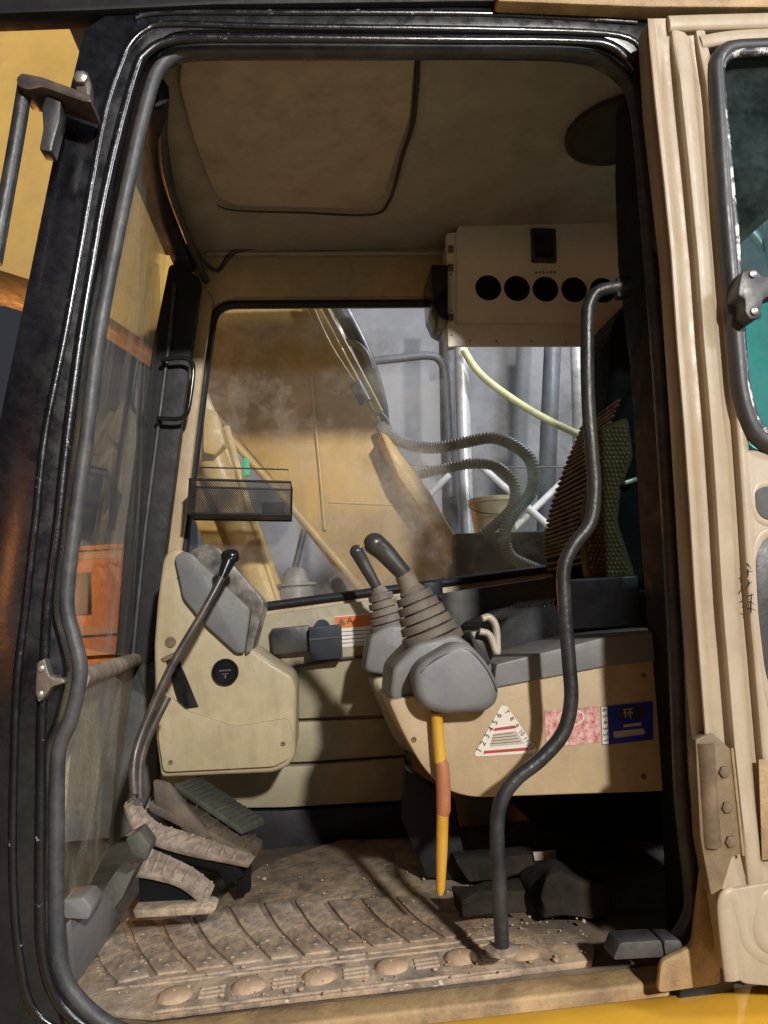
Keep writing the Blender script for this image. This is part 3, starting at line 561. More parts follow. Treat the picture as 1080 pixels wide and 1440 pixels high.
# ================================================================== PEDALS AND TRAVEL LEVERS
def pedal(name, near, far, w, m, label, nt, thick=0.016, curl=None, skirt=None):
    # near / far: two ends of the tread centreline; w: width vector
    near, far, w = Vector(near), Vector(far), Vector(w)
    t = thing(name, (near.x, near.y, 0.0), label, 'pedal')
    path = [near] + ([Vector(c) for c in curl] if curl else []) + [far]
    path = smoothline(path, 4) if len(path) > 2 else path
    bm = bmesh.new(); n = len(path); rows = []
    d = Vector((0, 0, -thick))
    for p in path: rows.append([bm.verts.new(p - w / 2), bm.verts.new(p + w / 2), bm.verts.new(p + w / 2 + d), bm.verts.new(p - w / 2 + d)])
    for i in range(n - 1):
        for j in range(4): bm.faces.new((rows[i][j], rows[i][(j + 1) % 4], rows[i + 1][(j + 1) % 4], rows[i + 1][j]))
    bm.faces.new(rows[0]); bm.faces.new(rows[-1][::-1])
    emit('pedal_plate', bm, m, t, bevel=0.003)
    for k in range(nt):
        f = (k + 0.7) / (nt + 0.4) * (n - 1); i = min(int(f), n - 2); p = path[i].lerp(path[i + 1], f - i) + Vector((0, 0, 0.001))
        bm = bmesh.new(); tube(bm, [p - w * 0.44 + Vector((0, 0, random.uniform(-0.001, 0.001))), p + w * 0.44], random.uniform(0.0035, 0.005), 8, flat=(1.2, 0.40)); emit('tread_ridge', bm, m, t, smooth=80)
    return t
def ribbon(name, up, lo, Yu, Yl, m, label, nt):
    U, W = smoothline(L(up, Yu), 5), smoothline(L(lo, Yl), 5); n = len(U)
    t = thing(name, (W[n // 2].x, W[n // 2].y, 0.0), label, 'pedal')
    nrm = (U[n // 2] - W[n // 2]).cross(U[-1] - U[0]).normalized()
    if nrm.z > 0: nrm = -nrm
    d = nrm * 0.011; bm = bmesh.new()
    rows = [[bm.verts.new(a), bm.verts.new(b), bm.verts.new(b + d), bm.verts.new(a + d)] for a, b in zip(U, W)]
    for A, B in zip(rows[:-1], rows[1:]):
        for j in range(4): bm.faces.new((A[j], A[(j + 1) % 4], B[(j + 1) % 4], B[j]))
    bm.faces.new(rows[0]); bm.faces.new(rows[-1][::-1]); emit('pedal_plate', bm, m, t, bevel=0.002)
    for k in range(nt):
        f = (k + 0.6) / (nt + 0.2) * (n - 1); i = min(int(f), n - 2); a, b = U[i].lerp(U[i + 1], f - i), W[i].lerp(W[i + 1], f - i)
        bm = bmesh.new(); g = random.uniform(0.02, 0.08)
        tube(bm, [a.lerp(b, g), a.lerp(b, 0.5) + d * random.uniform(0, 0.12), a.lerp(b, 1 - g)], [0.0030, random.uniform(0.0030, 0.0044), 0.0028], 8); emit('tread_ridge', bm, m, t, smooth=80)
    return t
tA = ribbon('travel_pedal', [(192, 1116), (202, 1136), (224, 1157), (258, 1168), (291, 1179), (322, 1190), (360, 1204)], [(176, 1128), (186, 1157), (205, 1176), (230, 1188), (274, 1200), (316, 1208), (352, 1215)], 0.50, 0.44, 'pedal_dust', 'long dusty travel pedal with curled up heel below the bent travel lever', 13)
slab('pedal_arm', [(215, 1190), (330, 1214), (345, 1232), (318, 1246), (306, 1226), (215, 1202)], 0.455, 0.49, 'shade_black', tA, bevel=0.004)
slab('pedal_stem', [(330, 1210), (352, 1208), (352, 1255), (334, 1262)], 0.475, 0.50, 'shade_black', tA, bevel=0.004)
tB = ribbon('travel_pedal', [(211, 1192), (236, 1202), (274, 1221), (303, 1244)], [(194, 1227), (224, 1232), (258, 1243), (292, 1270)], 0.40, 0.33, 'pedal_dust', 'short dusty travel pedal sloping over a dark opening beside the floor mat', 7)
slab('pedal_void_shade', [(195, 1230), (224, 1236), (258, 1248), (288, 1272), (196, 1278)], 0.345, 0.352, 'shade_black', tB, bevel=0.0)  # black sheet standing for the shaded void under the pedal
slab('pedal_foot', [(186, 1280), (296, 1275), (304, 1279), (296, 1286), (190, 1292)], 0.305, 0.36, 'mat', tB, bevel=0.003)
slab('pedal_hinge', [(176, 1180), (196, 1168), (212, 1190), (206, 1210), (186, 1205)], 0.36, 0.42, 'pedal_dark', tB, bevel=0.004)
tC = pedal('foot_rest', PY(262, 1096, 0.66), PY(356, 1158, 0.60), (0.045, 0.070, 0.0), 'pedal_dark', 'dark ribbed foot rest pedal under the monitor console', 13, 0.014)
slab('rest_arm', [(262, 1104), (300, 1135), (352, 1168), (330, 1176), (262, 1130)], 0.66, 0.69, 'pedal_dark', tC, bevel=0.003)
tD = pedal('attachment_pedal', PY(222, 1120, 0.56), PY(362, 1190, 0.58), (0.02, 0.09, 0.0), 'pan', 'low mud covered attachment pedal behind the long dusty travel pedal', 8, 0.02)
slab('pedal_stem', [(214, 1098), (236, 1104), (266, 1140), (300, 1180), (270, 1180), (216, 1130)], 0.52, 0.55, 'pan', tD, bevel=0.006)
def lever(pts, Y0, Y1, knob, label, r=0.0085):
    t = thing('travel_lever', PY(*pts[0], Y0), label, 'lever')
    P = [PY(a, b, Y0 + (Y1 - Y0) * i / (len(pts) - 1)) for i, (a, b) in enumerate(pts)]
    bar('shaft', smoothline(P, 6), r, 'lever_steel', t, 12, smooth=80)
    if knob:
        e = P[-1]; d = (P[-1] - P[-2]).normalized()
        bm = bmesh.new(); lathe(bm, e - d * 0.045, d, [(0, 0.0095), (0.02, 0.0125), (0.04, 0.015), (0.052, 0.017), (0.060, 0.014), (0.063, 0.004)], 16); emit('knob_neck', bm, 'gloss_black', t, smooth=70)
        bm = bmesh.new(); s = Vector((0.85, 0, 0.05)).normalized(); c = e + d * 0.010
        tube(bm, smoothline([c - s * 0.020, c - s * 0.012, c, c + s * 0.012, c + s * 0.019], 3), [0.008 + 0.009 * math.sin(math.pi * i / 12) for i in range(13)], 14); emit('knob', bm, 'gloss_black', t, smooth=70)
    return t
lever([(189, 1118), (187, 1085), (193, 1050), (212, 1000), (245, 930), (285, 862), (312, 812), (322, 788)], 0.40, 0.52, True, 'black bent travel lever with glossy knob in front of the monitor console')
lever([(197, 1122), (197, 1080), (205, 1045), (222, 1008), (236, 980)], 0.43, 0.47, False, 'rusty brown bent lever rod close beside the travel lever')

# ================================================================== MONITOR CONSOLE
mc = thing('monitor_console', PY(320, 1090, 0.75), 'beige front console with grey monitor pod, round dial and dark slot', 'console')
BODY = [(229, 786), (237, 774), (252, 770), (268, 790), (300, 858), (345, 906), (385, 934), (412, 950), (417, 968), (416, 1062), (406, 1078), (384, 1087), (226, 1094), (219, 1040), (217, 960), (216, 908), (221, 844)]
slab('body', rnd(BODY, 7), 0.66, 0.92, 'console_green', mc, bevel=0.014, seg=4)
slab('body_swell', rnd([(222, 962), (262, 1000), (330, 1022), (405, 1010), (412, 1030), (408, 1066), (386, 1078), (230, 1086), (223, 1040)], 8), 0.648, 0.70, 'console_green', mc, bevel=0.010, seg=4)
POD = [(246, 788), (254, 774), (268, 772), (288, 765), (330, 796), (368, 842), (370, 852), (353, 916), (336, 920), (300, 892), (262, 850)]
pod = slab('monitor_pod', rnd([(245, 784), (256, 775), (270, 778), (353, 857), (344, 919), (332, 919), (286, 877), (257, 841)], 5), 0.640, 0.72, 'grey_plastic', mc, bevel=0.005, seg=3)
BZ = [(266, 776), (290, 764), (306, 770), (370, 844), (371, 852), (354, 915), (345, 921), (354, 858)]
slab('monitor_bezel', rnd(BZ, 4), 0.646, 0.80, 'bezel', mc, bevel=0.006, seg=3)
bm = bmesh.new(); cpt = PY(317, 945, 0.6585)
lathe(bm, cpt, (0, -1, 0), [(0, 0.031), (0.006, 0.031), (0.008, 0.029), (0.008, 0.026), (0.004, 0.024), (0.004, 0.002)], 32); di = emit('dial', bm, 'gloss_black', mc)
bm = bmesh.new(); e = cpt + Vector((0, -0.0062, 0))
for k in range(-3, 4): box(bm, e + Vector((0.004 * k, 0, 0.004)), (0.0022, 0.0012, 0.0035))
box(bm, e + Vector((0, 0, -0.004)), (0.016, 0.0012, 0.0012)); box(bm, e + Vector((0, 0, -0.010)), (0.0022, 0.0012, 0.007)); emit('dial_marks', bm, 'grey_plastic', di)
bm = bmesh.new(); lathe(bm, PY(240, 903, 0.6585), (0, -1, 0), [(0, 0.0125), (0.002, 0.0125), (0.003, 0.010), (0.003, 0.001)], 18); emit('plug', bm, 'rust', mc)
slab('slot', [(233, 928), (249, 921), (279, 994), (253, 998)], 0.6545, 0.6592, 'gloss_black', mc, bevel=0.0008)
slab('slot_lip', [(226, 926), (247, 916), (250, 921), (231, 931)], 0.652, 0.6592, 'rust', mc, bevel=0.0008)

for a in ((398, 1046), (240, 1072), (252, 812)):
    bm = bmesh.new(); lathe(bm, PY(*a, 0.6585 if a[1] < 1000 else 0.6475), (0, -1, 0), [(0, 0.0052), (0.0015, 0.0052), (0.0022, 0.0038), (0.001, 0.002)], 12); emit('screw', bm, 'rust', mc)
# ================================================================== THINGS ON THE FAR WALL
ph = thing('phone_holder', PY(440, 930, 0.91), 'dark blue and black holder box fixed below the side window', 'holder')
slab('holder_plate', rnd([(381, 884), (435, 879), (438, 916), (384, 921)], 3), 0.885, 0.9245, 'dark_plastic', ph, bevel=0.003)
slab('holder_box', rnd([(434, 882), (480, 878), (482, 926), (436, 930)], 3), 0.855, 0.9245, 'navy', ph, bevel=0.003)
bm = bmesh.new(); lathe(bm, PY(453, 882, 0.885), (0, 1, 0), [(0, 0.021), (0.034, 0.021)], 20); emit('holder_knob', bm, 'navy', ph)
slab('holder_edge', [(435, 898), (481, 894), (481, 897), (435, 901)], 0.852, 0.8548, 'dark_plastic', ph, bevel=0)
wl = slab('warning_label', [(470, 867), (530, 862), (531, 906), (471, 911)], 0.9235, 0.9247, 'paper', None, bevel=0)
props(wl, 'white warning label with orange heading on the panel below the side window', 'label')
slab('heading', [(470.5, 868), (530, 863), (530, 880), (470.5, 884)], 0.9230, 0.9234, 'orange', wl, bevel=0)
bm = bmesh.new(); prism(bm, L([(474, 880), (480, 869), (486, 879)], 0.9224), (0, 0.0005, 0)); emit('triangle_mark', bm, 'rust', wl)
bm = bmesh.new(); a, b = PY(480, 874, 0.9224), PY(520, 871, 0.9224); textmesh(bm, 'A', PY(492, 873, 0.9224), b - a, (0, 0, 1), 0.026); emit('lettering', bm, 'ink', wl, smooth=0)
bm = bmesh.new()
for k in range(4): tube(bm, [PY(474, 889 + 5.4 * k, 0.9232), PY(527, 885 + 5.4 * k, 0.9232)], 0.0011, 4)
emit('text_line', bm, 'grey_plastic', wl)
bar('wall_cable', smoothline(L([(345, 918), (372, 928), (400, 938), (425, 936), (470, 928), (520, 922)], 0.915), 5), 0.004, 'dark_plastic', sw, smooth=80)
# wire basket on the window
bk = thing('wire_basket', PY(336, 724, 0.86), 'black wire mesh basket hanging at the side window', 'basket')
b0, b1 = PY(266, 674, 0.80), PY(409, 678, 0.80); t0, t1 = PY(263, 722, 0.80), PY(408, 724, 0.80)
dv = Vector((0, 0.12, 0.0))
def loop(pts, r, name, n=6): bm = bmesh.new(); tube(bm, pts, r, n, closed=True); return emit(name, bm, 'wire', bk, smooth=80)
loop([b0, b1, b1 + dv, b0 + dv], 0.0035, 'rim'); loop([t0, t1, t1 + dv, t0 + dv], 0.0035, 'base_rim')
u = (b1 - b0)
loop([b0 + Vector((0.03, 0, 0)), b0 + Vector((0.03, 0.0, 0.030)), b1 + Vector((-0.006, 0, 0.034)), b1 + Vector((-0.006, 0, 0))], 0.0022, 'hanging_loop')
bm = bmesh.new()
def mesh_panel(p, q, r, s, nu, nv):
    for k in range(nu + nv):                      # diagonal wires both ways
        for sgn in (0, 1):
            aa = (max(0, k - nv) / nu, min(k, nv) / nv); bb = (min(k, nu) / nu, max(0, k - nu) / nv)
            ends = []
            for (uu, vv) in (aa, bb):
                if sgn: uu = 1 - uu
                ends.append(p.lerp(q, uu).lerp(s.lerp(r, uu), vv))
            if (ends[0] - ends[1]).length > 1e-4: tube(bm, ends, 0.0009, 3, caps=False)
mesh_panel(t0, t1, b1, b0, 44, 14); mesh_panel(t0 + dv, t1 + dv, b1 + dv, b0 + dv, 44, 14)
mesh_panel(t0, t0 + dv, b0 + dv, b0, 18, 14); mesh_panel(t1, t1 + dv, b1 + dv, b1, 18, 14)
props(emit('wire_mesh', bm, 'wire', bk, smooth=0), kind='stuff')
bm = bmesh.new(); prism(bm, [t0, t1, t1 + dv, t0 + dv], (0, 0, 0.002)); emit('tray', bm, 'wire', bk)
bm = bmesh.new(); box(bm, (PY(385, 716, 0.86)), (0.06, 0.06, 0.03)); emit('basket_clip', bm, 'dark_plastic', bk, bevel=0.006)
# pillar handle
hd = thing('pillar_handle', PY(250, 588, 0.88), 'small black U shaped grab handle on the far screen post', 'handle')
bar('handle_bar', smoothline(L([(228, 506), (255, 503), (268, 508), (272, 522), (266, 570), (260, 585), (248, 589), (222, 588)], 0.845), 5), 0.006, 'gloss_black', hd, smooth=80)
for a in ((228, 506), (222, 588)): bm = bmesh.new(); tube(bm, [PY(*a, 0.845), PY(*a, 0.845) + Vector((0, 0.042, 0))], 0.006, 10); emit('handle_foot', bm, 'gloss_black', hd, smooth=80)

# ================================================================== AIR CONDITIONER BOX
ac = thing('heater_unit', PY(760, 487, 0.85), 'cream overhead air unit with five round dark vents and a switch', 'air unit')
fY = 0.82
CAS = [(650, 306), (652, 304), (905, 312), (905, 464), (640, 462), (632, 456), (631, 330), (640, 328)]
slab('casing', CAS, fY, 0.945, 'cream', ac, bevel=0.004)
slab('lower_fold', [(631, 480), (640, 455), (905, 457), (905, 487), (632, 487)], fY - 0.010, fY - 0.0005, 'cream', ac, bevel=0.004)
for k in range(5):
    bm = bmesh.new(); c = PY(686.5 + 40.2 * k, 405 + 0.9 * k, fY)
    lathe(bm, c, (0, -1, 0), [(0, 0.0368), (0.002, 0.0368), (0.0035, 0.0350), (0.001, 0.034), (0.001, 0.002)], 32); v = emit('air_vent', bm, 'shade_black', ac)  # shallow disc: the darkness of the hole is put into its colour
sw2 = slab('rocker_switch', rnd([(747, 320), (782, 321), (783, 369), (748, 368)], 3), fY - 0.010, fY - 0.0005, 'dark_plastic', ac, bevel=0.002)
slab('rocker', [(752, 326), (777, 327), (778, 362), (753, 361)], fY - 0.016, fY - 0.0102, 'gloss_black', sw2, bevel=0.002)
bm = bmesh.new()
for k in range(6): box(bm, PY(754 + 5.2 * k, 383, fY - 0.0005), (0.006, 0.0012, 0.005 + 0.001 * (k % 3)))
emit('caption_marks', bm, 'rust', ac)
slab('side_flange', [(628, 328), (641, 326), (641, 487), (630, 488)], fY - 0.012, fY + 0.02, 'cream', ac, bevel=0.002)
for a in ((634, 350), (634, 376), (634, 446)): slab('clip', rnd([(a[0] - 4, a[1] - 5), (a[0] + 4, a[1] - 5), (a[0] + 4, a[1] + 5), (a[0] - 4, a[1] + 5)], 1), fY - 0.016, fY - 0.0122, 'rust', ac, bevel=0.001)
for a in ((635, 386), (635, 437), (635, 471), (661, 479), (698, 480), (747, 480), (796, 481), (840, 482)):
    bm = bmesh.new(); lathe(bm, PY(*a, fY - 0.0125), (0, -1, 0), [(0, 0.0028), (0.002, 0.0022)], 8); emit('screw', bm, 'rust', ac)
slab('bracket', rnd([(606, 372), (630, 372), (630, 452), (618, 446), (609, 426)], 3), 0.78, 0.94, 'gloss_black', ac, bevel=0.003)

# ================================================================== NEAR CONTROL CONSOLE
cc = thing('control_console', PY(740, 1118, 0.27), 'beige control console by the door with grey joystick pod and three stickers', 'console')
cY = 0.185
slab('console_body', rnd([(546, 985), (585, 978), (700, 962), (860, 930), (960, 925), (960, 1112), (720, 1120), (665, 1122), (628, 1112), (596, 1082), (566, 1030)], [8, 4, 4, 4, 4, 4, 30, 26, 26, 20, 20]), cY, 0.42, 'beige', cc, bevel=0.012, seg=4)
slab('console_top', rnd([(694, 968), (698, 934), (850, 896), (960, 884), (960, 928), (858, 936)], 4), cY - 0.006, 0.425, 'grey_plastic', cc, bevel=0.005, seg=3)
slab('pod_base', rnd([(548, 985), (552, 940), (585, 905), (640, 890), (690, 925), (700, 970), (640, 985), (585, 985)], 10), 0.20, 0.40, 'grey_plastic', cc, bevel=0.012, seg=3)
slab('pod_cover', rnd([(582, 948), (592, 932), (640, 903), (662, 905), (690, 936), (704, 968), (700, 990), (684, 1002), (625, 1005), (598, 998), (584, 978)], 14), 0.125, 0.30, 'grey_plastic', cc, bevel=0.020, seg=5)
bm = bmesh.new(); lathe(bm, PY(606, 985, 0.19), (0, 0, -1), [(0, 0.006), (0.02, 0.006)], 8); emit('pod_bolt', bm, 'dark_plastic', cc)
def joystick(parent, base, top, gbase, gtop, head, rb, rt, nf, rg, sq=(1, 1)):
    base, top, gbase, gtop, head = map(Vector, (base, top, gbase, gtop, head))
    j = thing('x', base, None, None); j.name = 'joystick'; j.parent = parent; j.location = base - wloc(parent)
    a = top - base; Ln = a.length; prof = [(0, rb * 1.02)]
    for k in range(nf):
        t0 = k / nf; r0 = rb + (rt - rb) * t0; r1 = rb + (rt - rb) * (k + 1) / nf; h = Ln / nf
        prof += [(t0 * Ln + h * 0.04, r0 * 1.00), (t0 * Ln + h * 0.74, r0 * 0.985), (t0 * Ln + h * 0.82, r0 * 0.95), (t0 * Ln + h * 0.84, r1 * 0.80), (t0 * Ln + h * 0.97, r1 * 0.80)]
    prof += [(Ln, rt * 0.85), (Ln + 0.012, rt * 0.62)]
    bm = bmesh.new(); lathe(bm, base, a, prof, 32, sq); emit('boot', bm, 'boot', j, smooth=25)
    bm = bmesh.new(); tube(bm, [top, gbase], [rt * 0.66, rg * 1.12], 16); emit('collar', bm, 'boot', j, smooth=70)
    P = smoothline([gbase, gbase.lerp(gtop, 0.5), gtop, head], 6); n = len(P); bm = bmesh.new()
    rr = [rg * (0.92 + 0.10 * math.sin(i / (n - 1) * math.pi) + 0.36 * (i / (n - 1)) ** 2) for i in range(n)]
    d = (P[-1] - P[-2]).normalized(); e, r = P[-1], rr[-1]
    for k in range(1, 8):
        a = math.pi / 2 * k / 7.4; P.append(e + d * r * math.sin(a)); rr.append(r * math.cos(a))
    tube(bm, P, rr, 18); emit('grip', bm, 'grip', j, smooth=80)
    return j
joystick(cc, PY(611, 908, 0.265), PY(580, 833, 0.265), PY(569, 808, 0.265), PY(540, 776, 0.265), PY(527, 765, 0.262), 0.060, 0.031, 6, 0.0170)
# silver latch on the armrest
bm = bmesh.new(); tube(bm, smoothline(L([(674, 888), (688, 893), (698, 918), (699, 905), (697, 880), (688, 868), (678, 870)], 0.175), 5), 0.0065, 10, flat=(1.6, 1.0)); emit('armrest_latch', bm, 'ivory', cc, smooth=80)
slab('latch_block', rnd([(660, 888), (676, 886), (694, 918), (690, 935), (672, 925)], 4), 0.19, 0.26, 'dark_plastic', cc, bevel=0.004)
slab('console_support', [(570, 1080), (640, 1125), (660, 1240), (600, 1235), (568, 1160)], 0.50, 0.56, 'black_trim', cc, bevel=0.006)
for a in ((582, 1040), (905, 950), (905, 1092), (720, 1096)):
    bm = bmesh.new(); lathe(bm, PY(*a, cY), (0, -1, 0), [(0, 0.0048), (0.0015, 0.0048), (0.0022, 0.0035), (0.001, 0.002)], 12); emit('screw', bm, 'rust', cc)
bm = bmesh.new(); tube(bm, smoothline(L([(592, 946), (612, 928), (645, 914), (664, 918), (686, 944), (699, 972)], 0.127), 5), 0.0012, 6); emit('pod_seam', bm, 'dark_plastic', cc, smooth=80)
# stickers
st = slab('date_sticker', rnd([(667, 1061), (705, 992), (713, 993), (755, 1054), (752, 1059), (671, 1064)], 2), cY - 0.0016, cY - 0.0008, 'paper', cc, bevel=0)
slab('sticker_bar', [(680, 1060), (681, 1056), (742, 1051), (744, 1055)], cY - 0.0024, cY - 0.0018, 'red', st, bevel=0)
slab('sticker_bar', [(696, 1024), (724, 1020), (726, 1024), (694, 1028)], cY - 0.0024, cY - 0.0018, 'red', st, bevel=0)
slab('sticker_field', [(689, 1050), (694, 1032), (726, 1028), (738, 1046)], cY - 0.0023, cY - 0.0018, 'ivory', st, bevel=0)
bm = bmesh.new(); E = cY - 0.0024
def along(s, a, b, size):
    pa, pb = PY(*a, E), PY(*b, E); x = pb - pa; y = Vector((-x.z, 0, x.x))
    for i, ch in enumerate(s): textmesh(bm, ch, pa.lerp(pb, i / (len(s) - 1)), x, y, size)
along(['1', '2', '3', '4', '5', '6'], (674, 1055), (702, 1006), 0.014)
along(['7', '8', '9', '10', '11', '12'], (713, 1001), (747, 1050), 0.011)
emit('sticker_digits', bm, 'ink', st, smooth=0)
bm = bmesh.new()
for k in range(4): tube(bm, [PY(693 - k * 1.2, 1034 + 4 * k, cY - 0.0025), PY(722 + k * 3.2, 1030.5 + 4 * k, cY - 0.0025)], 0.0006, 4)
emit('sticker_print', bm, 'rust', st)
pk = slab('pink_sticker', [(766, 1000), (842, 993), (844, 1043), (768, 1053)], cY - 0.0016, cY - 0.0008, 'paper_pink', cc, bevel=0)
bm = bmesh.new(); lathe(bm, PY(803, 1009, cY - 0.0017), (0, -1, 0), [(0, 0.024), (0.0004, 0.024)], 28, (1, 0.62)); lo_ = emit('sticker_oval', bm, 'paper', pk)
bm = bmesh.new(); lathe(bm, PY(803, 1009, cY - 0.0022), (0, -1, 0), [(0, 0.0225), (0.0003, 0.0225)], 28, (1, 0.58)); emit('oval_field', bm, 'paper_pink', pk)
bm = bmesh.new(); X = Vector((1, 0, 0.02)); textmesh(bm, '检', PY(803, 1010, cY - 0.0029), X, (0, 0, 1), 0.020); emit('sticker_glyph', bm, 'ink', pk, smooth=0)
bl = slab('blue_sticker', [(845, 994), (918, 986), (919, 1040), (847, 1048)], cY - 0.0016, cY - 0.0008, 'paper_blue', cc, bevel=0)
slab('number_strip', [(845.5, 994.6), (854, 993.6), (856, 1046), (847.5, 1047)], cY - 0.0022, cY - 0.0017, 'paper', bl, bevel=0)
bm = bmesh.new()
for i, ch in enumerate('654321'): textmesh(bm, ch, PY(850 + 0.35 * i, 998.5 + 8.6 * i, cY - 0.0026), (0.15, 0, -1), (1, 0, 0.15), 0.0125)
emit('strip_digits', bm, 'ink', bl, smooth=0)
slab('sticker_patch', [(868, 995), (905, 991), (906, 1008), (869, 1012)], cY - 0.0022, cY - 0.0017, 'navy', bl, bevel=0)
bm = bmesh.new(); textmesh(bm, '环', PY(884, 1004, cY - 0.0027), X, (0, 0, 1), 0.020); emit('sticker_glyph', bm, 'ivory', bl, smooth=0)
slab('sticker_patch', rnd([(862, 1029), (905, 1024), (908, 1032), (864, 1038)], 3), cY - 0.0022, cY - 0.0017, 'ivory', bl, bevel=0)
slab('sticker_patch', [(877, 1019), (902, 1016), (902, 1020), (877, 1023)], cY - 0.0022, cY - 0.0017, 'ivory', bl, bevel=0)

# lock lever
ll = thing('lock_lever', PY(618, 1258, 0.165), 'yellow hanging lock lever with a worn red band under the joystick pod', 'lever')
def seg(name, pts, r, m): bar(name, L(pts, 0.165), r, m, ll, 14, smooth=60)
seg('lever_rod', [(614, 1003), (619, 1072)], [0.0105, 0.0105], 'lock_yellow')
seg('red_band', [(619, 1070), (621.5, 1076), (623.5, 1110), (623.5, 1140), (622.5, 1146)], [0.0108, 0.0125, 0.0128, 0.0125, 0.0108], 'lock_red')
seg('lever_rod', [(622.5, 1144), (621, 1200), (619.5, 1250), (619, 1259)], [0.0105, 0.0100, 0.0078, 0.004], 'lock_yellow')

# ================================================================== FAR CONTROL CONSOLE
fc = thing('far_console', PY(640, 960, 0.78), 'shadowed far control console with a small joystick beneath the side window', 'console')
slab('console_body', rnd([(520, 955), (600, 940), (760, 900), (760, 1060), (620, 1080), (560, 1050)], 14), 0.70, 0.88, 'panel', fc, bevel=0.01)
slab('pod_base', rnd([(512, 945), (520, 895), (545, 878), (600, 880), (620, 940), (560, 952)], 8), 0.69, 0.86, 'grey_plastic', fc, bevel=0.012, seg=3)
joystick(fc, PY(548, 885, 0.77), PY(534, 834, 0.77), PY(530, 826, 0.77), PY(510, 790, 0.77), PY(502, 776, 0.768), 0.050, 0.028, 5, 0.0145)
slab('side_tray', rnd([(596, 838), (770, 812), (900, 805), (900, 880), (620, 890)], 4), 0.80, 0.92, 'deck_dark', fc, bevel=0.005)
slab('tray_box', rnd([(596, 820), (622, 817), (624, 846), (598, 848)], 2), 0.80, 0.84, 'navy', fc, bevel=0.003)

# ================================================================== SEAT
se = thing('operator_seat', PY(830, 1180, 0.55), 'dark operator seat draped with a glossy wooden bead cover', 'seat')
BACK = [(842, 470), (862, 452), (905, 440), (960, 470), (960, 830), (790, 830), (768, 800), (764, 770), (772, 720), (792, 660), (815, 605), (822, 560), (822, 500)]
LOW = [(818, 596), (960, 590), (960, 830), (790, 830), (768, 800), (764, 770), (772, 720), (792, 660)]
slab('backrest', rnd(LOW, 14), 0.82, 0.50, 'shade_black', se, bevel=0.03, seg=4)  # seat back in near black, so it stays shaded under the lamps
slab('upper_back', rnd([(836, 476), (858, 452), (905, 436), (970, 470), (970, 640), (812, 622), (821, 570), (821, 505)], 14), 0.80, 0.60, 'shade_black', se, bevel=0.025, seg=4)
slab('back_bolster', rnd([(836, 606), (884, 584), (892, 640), (874, 690), (870, 735), (896, 812), (830, 816), (822, 770), (824, 720), (838, 650)], 10), 0.485, 0.53, 'seat_side', se, bevel=0.016, seg=3)
slab('seat_cushion', rnd([(690, 880), (740, 856), (790, 846), (930, 828), (960, 980), (690, 985)], 12), 0.43, 0.84, 'seat', se, bevel=0.02, seg=3)
slab('seat_base', [(700, 985), (960, 985), (960, 1190), (760, 1170)], 0.46, 0.82, 'shade_black', se, bevel=0.01)  # near-black colour stands for the shade under the console
slab('seat_lever', rnd([(878, 676), (896, 670), (898, 676), (880, 682)], 2), 0.46, 0.484, 'steel', se, bevel=0.002)
slab('armrest_box', rnd([(790, 815), (898, 808), (902, 880), (800, 886)], 5), 0.415, 0.438, 'dark_plastic', se, bevel=0.006)
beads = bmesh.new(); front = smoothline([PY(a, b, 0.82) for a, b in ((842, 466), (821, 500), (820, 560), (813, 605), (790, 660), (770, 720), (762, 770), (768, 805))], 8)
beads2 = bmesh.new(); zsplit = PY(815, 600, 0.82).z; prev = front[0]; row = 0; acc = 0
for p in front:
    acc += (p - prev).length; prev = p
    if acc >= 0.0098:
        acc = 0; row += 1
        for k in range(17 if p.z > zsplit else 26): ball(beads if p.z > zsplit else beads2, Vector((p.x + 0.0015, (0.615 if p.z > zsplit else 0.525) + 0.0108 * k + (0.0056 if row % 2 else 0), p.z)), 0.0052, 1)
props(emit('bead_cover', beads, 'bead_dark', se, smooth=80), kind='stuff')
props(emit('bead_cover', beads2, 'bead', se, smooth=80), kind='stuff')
beads = bmesh.new(); bol = [Vector(q) for q in [(838, 612), (878, 594), (884, 640), (868, 690), (864, 735), (884, 806), (834, 808), (828, 770), (830, 720), (843, 650)]]
for i in range(34):
    py = 600 + 6.2 * i; xs = []
    for k in range(len(bol)):
        a, b = bol[k - 1], bol[k]
        if (a.y - py) * (b.y - py) < 0: xs.append(a.x + (b.x - a.x) * (py - a.y) / (b.y - a.y))
    if len(xs) < 2: continue
    x = min(xs) + 3 * (i % 2)
    while x < max(xs): ball(beads, PY(x, py, 0.4835), 0.0045, 1); x += 6.0
props(emit('bead_cover', beads, 'bead', se, smooth=80), kind='stuff')
beads = bmesh.new(); a, b = PY(700, 880, 0.43), PY(790, 848, 0.43)
for i in range(16):
    for k in range(22):
        p = a.lerp(b, i / 15); ball(beads, Vector((p.x, 0.44 + 0.016 * k, p.z + 0.004)), 0.0072, 1)
props(emit('bead_cover', beads, 'bead_dark', se, smooth=80), kind='stuff')

